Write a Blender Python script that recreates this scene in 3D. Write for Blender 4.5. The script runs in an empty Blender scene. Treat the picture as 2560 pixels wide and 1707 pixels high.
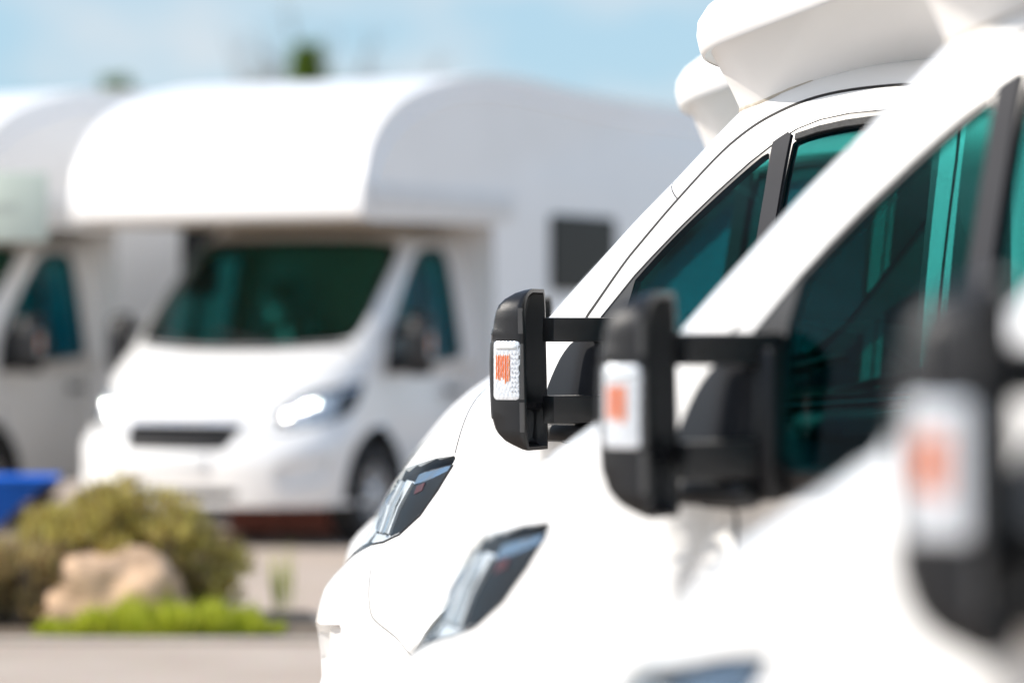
import bpy, bmesh, math, random
import numpy as np
from mathutils import Vector, Matrix
from mathutils.geometry import delaunay_2d_cdt
R = math.radians
SC = bpy.context.scene
COL = SC.collection

# ------------------------------------------------------------------ camera
CAM_H = 1.47
FPX = 8630.0                      # focal length in pixels of a 2560 px wide frame
cam = bpy.data.cameras.new('camera')
camo = bpy.data.objects.new('camera', cam)
COL.objects.link(camo)
camo.location = (0, 0, CAM_H)
camo.rotation_euler = (R(90), 0, 0)
cam.sensor_width = 36.0
cam.lens = FPX / 2560 * 36.0
cam.shift_y = (819.0 - 853.5) / 2560.0
cam.clip_start = 0.1
cam.clip_end = 2000
cam.dof.use_dof = True
cam.dof.focus_distance = 9.35
cam.dof.aperture_fstop = (cam.lens / 1000) / 0.095
cam.dof.aperture_blades = 0
SC.camera = camo

# ------------------------------------------------------------------ light
SUN_P, SUN_E = R(-13), R(34)       # the sun stands to the left and slightly beyond the row
sdir = Vector((-math.cos(SUN_P) * math.cos(SUN_E), math.sin(SUN_P) * math.cos(SUN_E), math.sin(SUN_E)))
sun = bpy.data.lights.new('sun', 'SUN')
sun.energy = 2.6
sun.angle = R(0.53)
sun.color = (1.0, 0.93, 0.84)
suno = bpy.data.objects.new('sun', sun)
COL.objects.link(suno)
suno.rotation_euler = (-sdir).to_track_quat('-Z', 'Y').to_euler()
world = bpy.data.worlds.new('World')
SC.world = world
world.use_nodes = True
nt = world.node_tree
for n in list(nt.nodes):
    nt.nodes.remove(n)
wo = nt.nodes.new('ShaderNodeOutputWorld')
bg = nt.nodes.new('ShaderNodeBackground')
sky = nt.nodes.new('ShaderNodeTexSky')
sky.sky_type = 'NISHITA'
sky.sun_disc = False
sky.sun_elevation = SUN_E
sky.sun_rotation = math.atan2(sdir.x, sdir.y)
sky.air_density = 1.0
sky.dust_density = 0.3
sky.ozone_density = 2.0
bg.inputs[1].default_value = 0.135
tc = nt.nodes.new('ShaderNodeTexCoord')
mp = nt.nodes.new('ShaderNodeMapping')
mp.inputs['Scale'].default_value = (1.0, 1.0, 2.2)
mp.inputs['Location'].default_value = (0.37, 0.1, 0.21)
ns = nt.nodes.new('ShaderNodeTexNoise')
ns.inputs['Scale'].default_value = 11.0
ns.inputs['Detail'].default_value = 6.0
ns.inputs['Roughness'].default_value = 0.5
rp = nt.nodes.new('ShaderNodeMapRange')
rp.inputs[1].default_value = 0.40
rp.inputs[2].default_value = 0.60
rp.inputs[3].default_value = 0.0
rp.inputs[4].default_value = 0.85
tint = nt.nodes.new('ShaderNodeMix')
tint.data_type = 'RGBA'
tint.blend_type = 'MIX'
tint.inputs[0].default_value = 0.6
tint.inputs[7].default_value = (1.40, 2.10, 2.60, 1)   # thin high veil that pales the blue
sx = nt.nodes.new('ShaderNodeSeparateXYZ')
el = nt.nodes.new('ShaderNodeMapRange')      # the veil thins out towards the zenith
el.inputs[1].default_value = 0.10
el.inputs[2].default_value = 0.40
el.inputs[3].default_value = 0.94
el.inputs[4].default_value = 0.12
mx = nt.nodes.new('ShaderNodeMix')
mx.data_type = 'RGBA'
mx.inputs[7].default_value = (2.5, 2.62, 2.75, 1)
L = nt.links.new
L(tc.outputs['Generated'], mp.inputs[0])
L(mp.outputs[0], ns.inputs['Vector'])
L(tc.outputs['Generated'], sx.inputs[0])
L(sx.outputs[2], el.inputs[0])
L(el.outputs[0], tint.inputs[0])
L(ns.outputs[0], rp.inputs[0])
L(sky.outputs[0], tint.inputs[6])
L(rp.outputs[0], mx.inputs[0])
L(tint.outputs[2], mx.inputs[6])
L(mx.outputs[2], bg.inputs[0])
L(bg.outputs[0], wo.inputs[0])
vs = SC.view_settings
vs.view_transform = 'Standard'
vs.look = 'None'
vs.exposure = 1.18
vs.gamma = 1.0
vs.use_curve_mapping = False
SC.cycles.transparent_max_bounces = 32
SC.cycles.max_bounces = 12
SC.cycles.sample_clamp_indirect = 8.0


# ------------------------------------------------------------------ materials
def newmat(name):
    m = bpy.data.materials.new(name)
    m.use_nodes = True
    t = m.node_tree
    return m, t, t.nodes['Principled BSDF']


def noise_mix(t, b, c1, c2, scale, lo=0.35, hi=0.65, detail=4, sock='Base Color', obj=True):
    tcn = t.nodes.new('ShaderNodeTexCoord')
    nn = t.nodes.new('ShaderNodeTexNoise')
    nn.inputs['Scale'].default_value = scale
    nn.inputs['Detail'].default_value = detail
    rr = t.nodes.new('ShaderNodeMapRange')
    rr.inputs[1].default_value = lo
    rr.inputs[2].default_value = hi
    mm = t.nodes.new('ShaderNodeMix')
    mm.data_type = 'RGBA'
    mm.inputs[6].default_value = (*c1, 1)
    mm.inputs[7].default_value = (*c2, 1)
    t.links.new(tcn.outputs['Object'], nn.inputs['Vector'])
    t.links.new(nn.outputs[0], rr.inputs[0])
    t.links.new(rr.outputs[0], mm.inputs[0])
    t.links.new(mm.outputs[2], b.inputs[sock])
    return nn, rr, mm


def solid(name, c, rough=0.5, metal=0.0, coat=0.0, var=0.06, scale=6.0, bump=0.0, bscale=200.0):
    m, t, b = newmat(name)
    noise_mix(t, b, tuple(x * (1 - var) for x in c), tuple(min(1, x * (1 + var)) for x in c), scale)
    b.inputs['Roughness'].default_value = rough
    b.inputs['Metallic'].default_value = metal
    b.inputs['Coat Weight'].default_value = coat
    b.inputs['Coat Roughness'].default_value = 0.04
    if bump:
        tcn = t.nodes.new('ShaderNodeTexCoord')
        nn = t.nodes.new('ShaderNodeTexNoise')
        nn.inputs['Scale'].default_value = bscale
        nn.inputs['Detail'].default_value = 3
        bb = t.nodes.new('ShaderNodeBump')
        bb.inputs['Strength'].default_value = bump
        bb.inputs['Distance'].default_value = 0.002
        t.links.new(tcn.outputs['Object'], nn.inputs['Vector'])
        t.links.new(nn.outputs[0], bb.inputs['Height'])
        t.links.new(bb.outputs[0], b.inputs['Normal'])
    return m


def glass(name, c, spec=1.0):
    """thin tinted pane: each of the two faces lets the tint through once"""
    m, t, b = newmat(name)
    t.nodes.remove(b)
    out = t.nodes['Material Output']
    tr = t.nodes.new('ShaderNodeBsdfTransparent')
    tr.inputs[0].default_value = (*c, 1)
    gl = t.nodes.new('ShaderNodeBsdfGlossy')
    gl.inputs[0].default_value = (1, 1, 1, 1)
    gl.inputs['Roughness'].default_value = 0.01
    fr = t.nodes.new('ShaderNodeFresnel')
    fr.inputs[0].default_value = 1.45
    mu = t.nodes.new('ShaderNodeMath')
    mu.operation = 'MULTIPLY'
    mu.inputs[1].default_value = spec
    ms = t.nodes.new('ShaderNodeMixShader')
    ge = t.nodes.new('ShaderNodeNewGeometry')
    fl = t.nodes.new('ShaderNodeMath')
    fl.operation = 'SUBTRACT'
    fl.inputs[0].default_value = 1.0
    m3 = t.nodes.new('ShaderNodeMath')
    m3.operation = 'MULTIPLY'
    t.links.new(ge.outputs['Backfacing'], fl.inputs[1])   # only the outer side of a face mirrors, no total reflection inside
    t.links.new(fr.outputs[0], mu.inputs[0])
    t.links.new(mu.outputs[0], m3.inputs[0])
    t.links.new(fl.outputs[0], m3.inputs[1])
    t.links.new(m3.outputs[0], ms.inputs[0])
    t.links.new(tr.outputs[0], ms.inputs[1])
    t.links.new(gl.outputs[0], ms.inputs[2])
    t.links.new(ms.outputs[0], out.inputs[0])
    return m


M = {}
M['paint'] = solid('white_paint', (0.80, 0.79, 0.77), 0.30, coat=0.6, var=0.012, scale=3)
M['coach'] = solid('coach_white', (0.83, 0.82, 0.805), 0.38, coat=0.25, var=0.015, scale=2)
M['cap'] = solid('cap_gelcoat', (0.80, 0.785, 0.77), 0.42, coat=0.2, var=0.015, scale=4)
M['seal'] = solid('dark_seal', (0.012, 0.011, 0.011), 0.7)
M['gasket'] = solid('beige_sealant', (0.46, 0.41, 0.34), 0.6, var=0.15, scale=30)
M['plastic'] = solid('black_plastic', (0.005, 0.005, 0.006), 0.38, var=0.15, scale=20, bump=0.25, bscale=900)
M['plastic_smooth'] = solid('black_smooth_plastic', (0.010, 0.010, 0.012), 0.22, var=0.1)
M['frame'] = solid('black_window_frame', (0.010, 0.011, 0.013), 0.30, var=0.1)
M['post'] = solid('navy_black_post', (0.016, 0.017, 0.022), 0.6, var=0.1)
M['post'].node_tree.nodes['Principled BSDF'].inputs['Specular IOR Level'].default_value = .25
M['rubber'] = solid('grey_rubber', (0.035, 0.035, 0.035), 0.75, var=0.3, scale=90)
M['tyre'] = solid('tyre_rubber', (0.018, 0.017, 0.017), 0.8, var=0.2, scale=20)
M['rim'] = solid('alloy', (0.55, 0.55, 0.56), 0.28, metal=0.9, var=0.05)
M['chrome'] = solid('chrome', (0.85, 0.86, 0.88), 0.10, metal=1.0, var=0.02)
M['black_chrome'] = solid('black_chrome', (.42, .43, .45), .09, metal=1.0, var=.03)
M['seam'] = solid('panel_gap', (.08, .077, .074), .7)
M['mirror'] = solid('mirror_glass', (0.75, 0.78, 0.80), 0.02, metal=1.0, var=0.0)
M['interior'] = solid('dark_interior', (0.09, 0.095, 0.10), 0.7, var=0.15)
M['dash'] = solid('dashboard_plastic', (0.035, 0.036, 0.038), 0.55, var=0.15, bump=0.2)
M['seat'] = solid('grey_seat_fabric', (0.42, 0.43, 0.43), 0.85, var=0.12, scale=40, bump=0.4, bscale=400)
M['cream'] = solid('cream_lining', (0.62, 0.60, 0.54), 0.6, var=0.05)
M['tan'] = solid('bounce_tan_panel', (.42, .34, .24), .6, var=.08)  # warm ground bounce under the alcove, put into the base colour
M['bevel_shine'] = solid('grey_bevel_highlight', (.11, .105, .10), .4, var=.08)  # grey that stands in for the bright reflection on the mirror bevel
M['under'] = solid('underbody', (0.02, 0.019, 0.018), 0.85, var=0.3)
M['amber'] = solid('amber_bulb', (0.95, 0.25, 0.01), 0.5, coat=0.0, var=0.12, scale=120)
M['bright'] = solid('lamp_reflector', (.86, .86, .87), .25, metal=.4, var=.05)
M['silver'] = solid('silver_reflector', (0.80, 0.80, 0.82), 0.22, metal=0.35, var=0.15, scale=150, bump=0.35, bscale=260)
M['lamp_dark'] = solid('lamp_housing', (0.008, 0.009, 0.012), 0.5, var=0.2)
M['lamp_dark'].node_tree.nodes['Principled BSDF'].inputs['Specular IOR Level'].default_value = .2
M['lamp_red'] = solid('red_reflection_tint', (0.07, 0.008, 0.010), 0.5, var=0.2, scale=60)  # colour of the painted red reflection inside the headlight
M['grille'] = solid('grille_plastic', (0.012, 0.012, 0.013), 0.5, var=0.2)
M['plate'] = solid('plate_white', (0.68, 0.68, 0.67), 0.4, var=0.04)
M['glass'] = glass('teal_window_glass', (0.32, 0.75, 0.83), 0.3)
M['windshield'] = glass('windscreen_glass', (0.46, 0.62, 0.54), 0.4)
M['coachglass'] = solid('dark_acrylic_window', (0.006, 0.007, 0.006), 0.3, var=0.1)
M['coachglass'].node_tree.nodes['Principled BSDF'].inputs['Specular IOR Level'].default_value = .15
M['lens'] = glass('clear_lens', (0.95, 0.97, 0.98), 0.4)


# ------------------------------------------------------------------ object helpers
def mesh(name, V, F, N=None, smooth=True):
    me = bpy.data.meshes.new(name)
    me.from_pydata([tuple(v) for v in V], [], F)
    if smooth:
        me.polygons.foreach_set('use_smooth', [True] * len(me.polygons))
    if N is not None:
        me.update()
        me.normals_split_custom_set_from_vertices([tuple(n) for n in N])
    me.update()
    return me


def obj(name, me, mat, parent=None):
    o = bpy.data.objects.new(name, me)
    COL.objects.link(o)
    if mat is not None:
        me.materials.append(mat)
    if parent is not None:
        o.parent = parent
    return o


def empty(name, label=None, cat=None, group=None, loc=(0, 0, 0), rz=0.0, parent=None):
    o = bpy.data.objects.new(name, None)
    COL.objects.link(o)
    o.location = loc
    o.rotation_euler = (0, 0, rz)
    o.empty_display_size = 0.1
    if parent is not None:
        o.parent = parent
    tag(o, label, cat, group)
    return o


def tag(o, label=None, cat=None, group=None, kind=None):
    for k, v in (('label', label), ('category', cat), ('group', group), ('kind', kind)):
        if v is not None:
            o[k] = v
        elif k in o:
            del o[k]
    return o


def bm_obj(name, bm, mat, parent=None, smooth=False, angle=40):
    me = bpy.data.meshes.new(name)
    bmesh.ops.recalc_face_normals(bm, faces=bm.faces)
    for f in bm.faces:
        f.smooth = True
    ca = math.cos(R(angle))
    for e in bm.edges:
        if len(e.link_faces) == 2:
            e.smooth = e.link_faces[0].normal.dot(e.link_faces[1].normal) > ca
    bm.to_mesh(me)
    bm.free()
    return obj(name, me, mat, parent)


def box(bm, c, s, bev=0.0, seg=2, rot=None):
    g = bmesh.ops.create_cube(bm, size=1.0)
    vs_ = g['verts']
    bmesh.ops.scale(bm, vec=s, verts=vs_)
    if bev > 0:
        es = list({e for v in vs_ for e in v.link_edges})
        r_ = bmesh.ops.bevel(bm, geom=es, offset=bev, segments=seg, affect='EDGES', profile=0.5)
        vs_ = list({v for f in r_['faces'] for v in f.verts} | {v for v in vs_ if v.is_valid})
    if rot is not None:
        bmesh.ops.rotate(bm, cent=(0, 0, 0), matrix=rot, verts=vs_)
    bmesh.ops.translate(bm, vec=c, verts=vs_)
    return vs_


def copy_tree(o, parent=None):
    c = o.copy()
    COL.objects.link(c)
    if parent is not None:
        c.parent = parent
    for ch in list(o.children):
        copy_tree(ch, c)
    return c


def lathe(bm, prof, axis='y', n=40, c=(0, 0, 0)):
    """prof: list of (r, h); h along the axis"""
    rings = []
    for r_, h in prof:
        ring = []
        for k in range(n):
            a = 2 * math.pi * k / n
            ring.append(bm.verts.new((c[0] + r_ * math.cos(a), c[1] + h, c[2] + r_ * math.sin(a))))
        rings.append(ring)
    for a, b in zip(rings[:-1], rings[1:]):
        for k in range(n):
            bm.faces.new((a[k], a[(k + 1) % n], b[(k + 1) % n], b[k]))
    return rings


# ------------------------------------------------------------------ the cab's skin
# nose x backwards, y lateral (left = negative), z up; every height has a bullet-shaped plan outline
W_T = [(.2, .95), (.35, .985), (.5, 1.0), (.8, 1.015), (1.0, 1.01), (1.2, .995), (1.3, .985), (1.5, .955), (1.8, .90), (2.0, .85), (2.1, .80), (2.17, .70), (2.2, .58), (2.215, .40)]
LC_T = [(.2, .55), (.6, .62), (.9, .66), (1.1, .62), (1.3, .5), (1.5, .38), (1.8, .34), (2.0, .34), (2.215, .34)]
NN_T = [(.2, 2.5), (1.0, 2.3), (1.3, 2.3), (1.6, 2.6), (2.215, 2.6)]
XF_T = [(.2, .0), (.3, -.03), (.42, -.06), (.57, -.083), (.632, -.075), (.70, -.054), (.787, .032), (.85, .085), (.90, .12), (.97, .16), (1.02, .196), (1.058, .235), (1.11, .285), (1.18, .362), (1.26, .481), (1.31, .575), (1.40, .71), (1.491, .824), (1.569, .912), (1.658, 1.008), (1.782, 1.135), (1.844, 1.203), (1.986, 1.344), (2.071, 1.425), (2.13, 1.49), (2.17, 1.58), (2.20, 1.74), (2.215, 2.0)]


def pchip(tab):
    x = np.array([a for a, b in tab]); y = np.array([b for a, b in tab])
    h = np.diff(x); d = np.diff(y) / h
    m = np.zeros_like(y)
    m[0], m[-1] = d[0], d[-1]
    for i in range(1, len(x) - 1):
        if d[i - 1] * d[i] > 0:
            w1, w2 = 2 * h[i] + h[i - 1], h[i] + 2 * h[i - 1]
            m[i] = (w1 + w2) / (w1 / d[i - 1] + w2 / d[i])

    def f(z):
        z = min(max(z, x[0]), x[-1])
        i = min(int(np.searchsorted(x, z, 'right')) - 1, len(h) - 1)
        t = (z - x[i]) / h[i]
        return float((2 * t**3 - 3 * t**2 + 1) * y[i] + (t**3 - 2 * t**2 + t) * h[i] * m[i]
                     + (-2 * t**3 + 3 * t**2) * y[i + 1] + (t**3 - t**2) * h[i] * m[i + 1])
    return f


fW, fL, fN, fX = pchip(W_T), pchip(LC_T), pchip(NN_T), pchip(XF_T)
ARC = 1.2


def sst(a, b, x):
    t = min(max((x - a) / (b - a), 0.0), 1.0)
    return t * t * (3 - 2 * t)


def disp(x, z):
    d = 0.0
    # door skin sits behind the bulging front wing
    d -= 0.085 * sst(1.075, 1.135, x) * (1 - sst(1.13, 1.24, z))
    # crease along the wing
    r_ = math.hypot(x - 1.0, z - 0.36)
    d += 0.018 * sst(0.49, 0.42, r_) if r_ < 0.49 else 0.0
    return d


def raw(U, z):
    w, lc, n, xf = fW(z), fL(z), fN(z), fX(z)
    if U <= ARC:
        th = max(U, 0.0) / ARC * math.pi / 2
        return Vector((xf + lc * (1 - max(math.cos(th), 0.0) ** (2 / n)), -w * math.sin(th) ** (2 / n), z))
    return Vector((xf + lc + U - ARC, -w, z))


def lift(U, z, off=0.0):
    p = raw(U, z)
    e = 0.004
    U0 = max(U, 0.012)
    du = raw(U0 + e, z) - raw(U0 - e, z)
    dz = raw(U0, min(z + e, 2.2145)) - raw(U0, min(z + e, 2.2145) - 2 * e)
    nrm = du.cross(dz)
    if nrm.length < 1e-12:
        nrm = Vector((0, 0, 1))
    nrm.normalize()
    if U < 0.012:
        nrm.y = 0
        nrm.normalize()
    p = p + nrm * (disp(p.x, z) if U > 0.5 else 0.0) + nrm * off
    return p


def lift_n(U, z):
    e = 0.006
    z0, z1 = max(z - e, .2), min(z + e, 2.2148)
    U0, U1 = max(U - e, 0.0), U + e
    a = lift(U1, z) - lift(U0, z)
    b = lift(U, z1) - lift(U, z0)
    if U < 0.02:
        a = Vector((0, -1, 0))
        b.y = 0
    n = a.cross(b)
    if n.length < 1e-14:
        return Vector((0, 0, 1))
    return n.normalized()


def X(x, z):
    lc, n, xf = fL(z), fN(z), fX(z)
    if x >= xf + lc:
        return (ARC + x - xf - lc, z)
    t = max(0.0, 1 - max(0.0, x - xf) / lc)
    return (math.acos(min(1, t ** (n / 2))) / (math.pi / 2) * ARC, z)


def Y(y, z):
    w, n = fW(z), fN(z)
    return (math.asin(min(1, (abs(y) / w) ** (n / 2))) / (math.pi / 2) * ARC, z)


def dens(pts, conv=None, step=0.03, closed=True):
    """densify a polyline given in physical (x,z) or (y,z), then take it to (U,z)"""
    out = []
    m = len(pts)
    for i in range(m if closed else m - 1):
        a, b = pts[i], pts[(i + 1) % m]
        k = max(1, int(math.hypot(a[0] - b[0], a[1] - b[1]) / step))
        for j in range(k):
            t = j / k
            q = (a[0] + (b[0] - a[0]) * t, a[1] + (b[1] - a[1]) * t)
            out.append(conv(*q) if conv else q)
    if not closed:
        out.append(conv(*pts[-1]) if conv else pts[-1])
    return out


def smooth_line(pts, it=2, closed=False):
    for _ in range(it):
        o = [] if closed else [pts[0]]
        n = len(pts)
        for i in range(n if closed else n - 1):
            a, b = pts[i], pts[(i + 1) % n]
            o.append((a[0] * .75 + b[0] * .25, a[1] * .75 + b[1] * .25))
            o.append((a[0] * .25 + b[0] * .75, a[1] * .25 + b[1] * .75))
        if not closed:
            o.append(pts[-1])
        pts = o
    return pts


def strip(line, w):
    """polygon of width w round an open line in (U,z)"""
    Lf, Rt = [], []
    for i, p in enumerate(line):
        a = line[max(i - 1, 0)]
        b = line[min(i + 1, len(line) - 1)]
        d = Vector((b[0] - a[0], b[1] - a[1]))
        d.normalize()
        Lf.append((p[0] - d.y * w / 2, p[1] + d.x * w / 2))
        Rt.append((p[0] + d.y * w / 2, p[1] - d.x * w / 2))
    return Lf + Rt[::-1]


def strip_phys(pts, w):
    """polygon of true width w round an open line given in (x, z)"""
    return [X(*p) for p in strip(dens(pts, None, .02, False), w)]


def inside_many(poly, P):
    p = np.array(poly)
    x, y = P[:, 0], P[:, 1]
    r_ = np.zeros(len(P), bool)
    j = len(p) - 1
    for i in range(len(p)):
        xi, yi, xj, yj = p[i, 0], p[i, 1], p[j, 0], p[j, 1]
        if yi != yj:
            c = ((yi > y) != (yj > y)) & (x < (xj - xi) * (y - yi) / (yj - yi) + xi)
            r_ ^= c
        j = i
    return r_


def cdt(polys, gs=0.035, extra_z=()):
    """triangulate everything inside polys[0] with all outlines as edges -> verts2d, tris, centroids"""
    V, E = [], []
    for poly in polys:
        b = len(V)
        V += poly
        E += [(b + i, b + (i + 1) % len(poly)) for i in range(len(poly))]
    C = np.array(V)
    lo, hi = np.array(polys[0]).min(0), np.array(polys[0]).max(0)
    zs = list(np.arange(lo[1] + gs / 2, hi[1], gs)) + list(extra_z)
    G = np.array([(u, z) for k, z in enumerate(zs) for u in np.arange(lo[0] + gs / 2 * (1 + (k % 2)), hi[0], gs)])
    if len(G):
        G = G[inside_many(polys[0], G)]
    if len(G):
        keep = np.array([((C - g) ** 2).sum(1).min() > (gs * .38) ** 2 for g in G])
        G = G[keep]
    pts = [Vector(v) for v in V] + [Vector((float(g[0]), float(g[1]))) for g in G]
    vo, eo, fo, *_ = delaunay_2d_cdt(pts, E, [], 0, 1e-6)
    vo = np.array([(v.x, v.y) for v in vo])
    T = [f for f in fo if len(f) == 3]
    cen = vo[np.array(T)].mean(1)
    k = inside_many(polys[0], cen)
    return vo, [t for t, q in zip(T, k) if q], cen[k]


def skin(vo, tris, off=0.0, skirt=0.01, back=0.0, mode='left', offf=None, uvz=None):
    """lift triangles on to the cab's skin. skirt: edge depth; back: add an inner face at that depth;
    mode: left / right / both; returns V, F, N"""
    ids = sorted({i for t in tris for i in t})
    mp_ = {i: k for k, i in enumerate(ids)}
    V, N, F = [], [], []
    for i in ids:
        U, z = vo[i]
        o_ = off + (offf(U, z) if offf else 0.0)
        V.append(lift(U, z, o_)); N.append(lift_n(U, z))
    for t in tris:
        a, b, c = (mp_[i] for i in t)
        nn = (V[b] - V[a]).cross(V[c] - V[a])
        F.append((a, b, c) if nn.dot(N[a]) > 0 else (a, c, b))
    base = list(F)
    cnt = {}
    for f in base:
        for k in range(3):
            e = (f[k], f[(k + 1) % 3])
            cnt[tuple(sorted(e))] = None if tuple(sorted(e)) in cnt else e
    bed = [e for e in cnt.values() if e is not None]
    if mode == 'both':
        bed = [e for e in bed if not (vo[ids[e[0]]][0] < 1e-6 and vo[ids[e[1]]][0] < 1e-6)]
    dep = max(skirt, back)
    if dep > 0:
        for a, b in bed:
            pa, pb = V[a], V[b]
            qa, qb = pa - N[a] * dep, pb - N[b] * dep
            nn = (pb - pa).cross(N[a])
            nn = nn.normalized() if nn.length > 1e-12 else N[a]
            k = len(V)
            V += [pa, pb, qb, qa]
            N += [nn] * 4
            F.append((k + 1, k, k + 3, k + 2))
    if back > 0:
        k = len(V)
        nb = len(ids)
        for i in range(nb):
            V.append(V[i] - N[i] * back); N.append(-N[i])
        F += [(a + k, c + k, b + k) for a, b, c in base]
    if mode in ('right', 'both'):
        V2 = [Vector((v.x, -v.y, v.z)) for v in V]
        N2 = [Vector((n.x, -n.y, n.z)) for n in N]
        F2 = [tuple(reversed(f)) for f in F]
        if mode == 'right':
            V, N, F = V2, N2, F2
        else:
            k = len(V)
            F = F + [tuple(i + k for i in f) for f in F2]
            V, N = V + V2, N + N2
    return V, F, N


def patch(poly, gs=0.03, **kw):
    vo, T, _ = cdt([poly], gs)
    return skin(vo, T, **kw)


# outlines on the cab ------------------------------------------------------------
ZB, ZT, XR = 0.28, 2.212, 2.55
DOMAIN = [(0.0, ZB)] + [X(x, ZB) for x in np.arange(0.1, XR, .05)] + [X(XR, z) for z in np.arange(ZB, ZT, .03)] + \
         [(u, ZT) for u in np.arange(X(XR, ZT)[0], 0, -.04)] + [(0.0, z) for z in np.arange(ZT - .03, ZB, -.03)]
ARCH = [X(1.0 + .40 * math.cos(a), .36 + .40 * math.sin(a)) for a in np.linspace(0, 2 * math.pi, 64, endpoint=False) if .36 + .40 * math.sin(a) > ZB + .004]
seam_top = smooth_line([(1.175, 1.10), (1.176, 1.16), (1.152, 1.281), (1.153, 1.403), (1.189, 1.496), (1.215, 1.53), (1.302, 1.652), (1.342, 1.697), (1.452, 1.822), (1.566, 1.941), (1.64, 1.998), (1.702, 2.034), (1.799, 2.075), (1.908, 2.098), (2.064, 2.108), (2.29, 2.106)], 2)
seam_low = smooth_line([(1.47, .31), (1.40, .36), (1.30, .52), (1.22, .75), (1.18, .95), (1.175, 1.10)], 2)
seam_rear = [(2.29, 2.106), (2.295, 1.9), (2.275, 1.2), (2.27, .31)]
DOORL = dens(seam_low + seam_top[1:] + seam_rear[1:], X, .03, False)
DOOR = DOORL + dens([(2.27, .31), (1.47, .31)], X, .03, False)[1:-1]
DOORSEAM = strip_phys(seam_low + seam_top[1:] + seam_rear[1:], .0092)
SILL = strip(dens([(1.475, .31), (2.265, .31)], X, .03, False), .007)
front_glass = [(1.24, 1.501), (1.335, 1.612), (1.384, 1.661), (1.47, 1.744), (1.565, 1.829), (1.666, 1.913), (1.742, 1.968), (1.80, 2.000), (1.865, 2.022), (1.95, 2.036), (2.06, 2.042), (2.17, 2.044)]
BLACK = dens(front_glass + [(2.225, 2.03), (2.245, 1.95), (2.238, 1.30), (2.22, 1.25), (1.80, 1.218), (1.463, 1.198), (1.334, 1.183), (1.24, 1.17), (1.20, 1.19), (1.185, 1.25), (1.185, 1.40)], X, .03)
QUARTER = dens(smooth_line([(1.318, 1.578), (1.40, 1.664), (1.47, 1.732), (1.565, 1.816), (1.666, 1.900), (1.716, 1.938), (1.728, 1.93), (1.722, 1.80), (1.700, 1.50), (1.680, 1.255), (1.665, 1.232), (1.35, 1.222), (1.325, 1.24), (1.315, 1.3)], 1, True), X, .03)
MAIN = dens(smooth_line([(1.79, 1.955), (1.80, 1.968), (1.87, 1.986), (1.95, 1.998), (2.03, 2.004), (2.205, 2.004), (2.225, 1.96), (2.218, 1.31), (2.20, 1.266), (1.78, 1.243), (1.755, 1.26), (1.764, 1.60)], 1, True), X, .03)
POST = dens([(1.733, 1.963), (1.775, 1.99), (1.786, 1.985), (1.760, 1.6), (1.750, 1.235), (1.688, 1.228), (1.704, 1.5), (1.727, 1.83)], X, .03)
LENS = [X(.765, 1.112), X(.772, 1.104), X(.765, 1.092), X(.751, 1.075), X(.715, 1.022), X(.65, .948), X(.567, .89), X(.492, .864), X(.434, .855)] + \
       dens([(-.86, .838), (-.79, .822), (-.72, .815), (-.655, .83), (-.63, .87), (-.65, .93), (-.70, .985), (-.755, 1.035)], Y, .02, False) + \
       [X(.47, 1.062), X(.571, 1.08), X(.681, 1.102)]
EYE = [X(.440, .850), X(.38, .832), X(.30, .808), X(.235, .789), X(.189, .776)] + dens([(-.72, .770), (-.60, .760), (-.47, .757), (-.44, .765), (-.47, .774), (-.60, .779), (-.70, .792), (-.76, .800), (-.80, .812)], Y, .02, False) + [X(.36, .842), X(.42, .854)]
HSEAM1 = strip(dens(smooth_line([(.766, 1.118), (.775, 1.179), (.785, 1.242), (.80, 1.31), (.85, 1.385)], 2), X, .02, False), .006)
HFRONT = [Y(y, z) for y, z in [(-.70, .990), (-.60, .93), (-.45, .885), (-.25, .868), (-.12, .862), (0, .86)]]
HOOD = dens(smooth_line([(.766, 1.118), (.775, 1.179), (.785, 1.242), (.80, 1.31)], 2), X, .02, False) + \
       [Y(y, z) for y, z in [(-.86, 1.335), (-.75, 1.33), (-.6, 1.318), (-.4, 1.305), (-.2, 1.30)]] + [(0.0, 1.298)] + [(0.0, z) for z in (1.2, 1.1, 1.0, .93)] + \
       HFRONT[::-1] + dens([(-.70, .985), (-.755, 1.035)], Y, .02, False) + [X(.47, 1.062), X(.571, 1.08), X(.681, 1.102)]
HSEAM2 = strip([(u, z) for u, z in HFRONT[1:]], .008)
COWL = [(0.0, 1.303)] + [Y(y, z) for y, z in [(-.2, 1.305), (-.4, 1.31), (-.6, 1.323), (-.75, 1.335), (-.85, 1.348), (-.83, 1.368), (-.77, 1.366), (-.6, 1.352), (-.4, 1.342), (-.2, 1.337)]] + [(0.0, 1.335)]
WIND = [(0.0, 1.338)] + [Y(y, z) for y, z in [(-.2, 1.34), (-.4, 1.345), (-.6, 1.355), (-.77, 1.37), (-.835, 1.39), (-.838, 1.49), (-.824, 1.6), (-.798, 1.75), (-.763, 1.9), (-.733, 2.0), (-.68, 2.055), (-.5, 2.08), (-.25, 2.088)]] + [(0.0, 2.09)]
WGLASS = [(0.0, 1.355)] + [Y(y, z) for y, z in [(-.2, 1.357), (-.4, 1.362), (-.6, 1.372), (-.785, 1.39), (-.822, 1.49), (-.808, 1.6), (-.78, 1.75), (-.743, 1.9), (-.71, 1.99), (-.65, 2.035), (-.5, 2.05), (-.25, 2.06)]] + [(0.0, 2.062)]
GRILLE = [(0.0, .83)] + [Y(y, z) for y, z in [(-.2, .83), (-.42, .828), (-.455, .815), (-.40, .675), (-.37, .655), (-.2, .65)]] + [(0.0, .65)]
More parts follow.
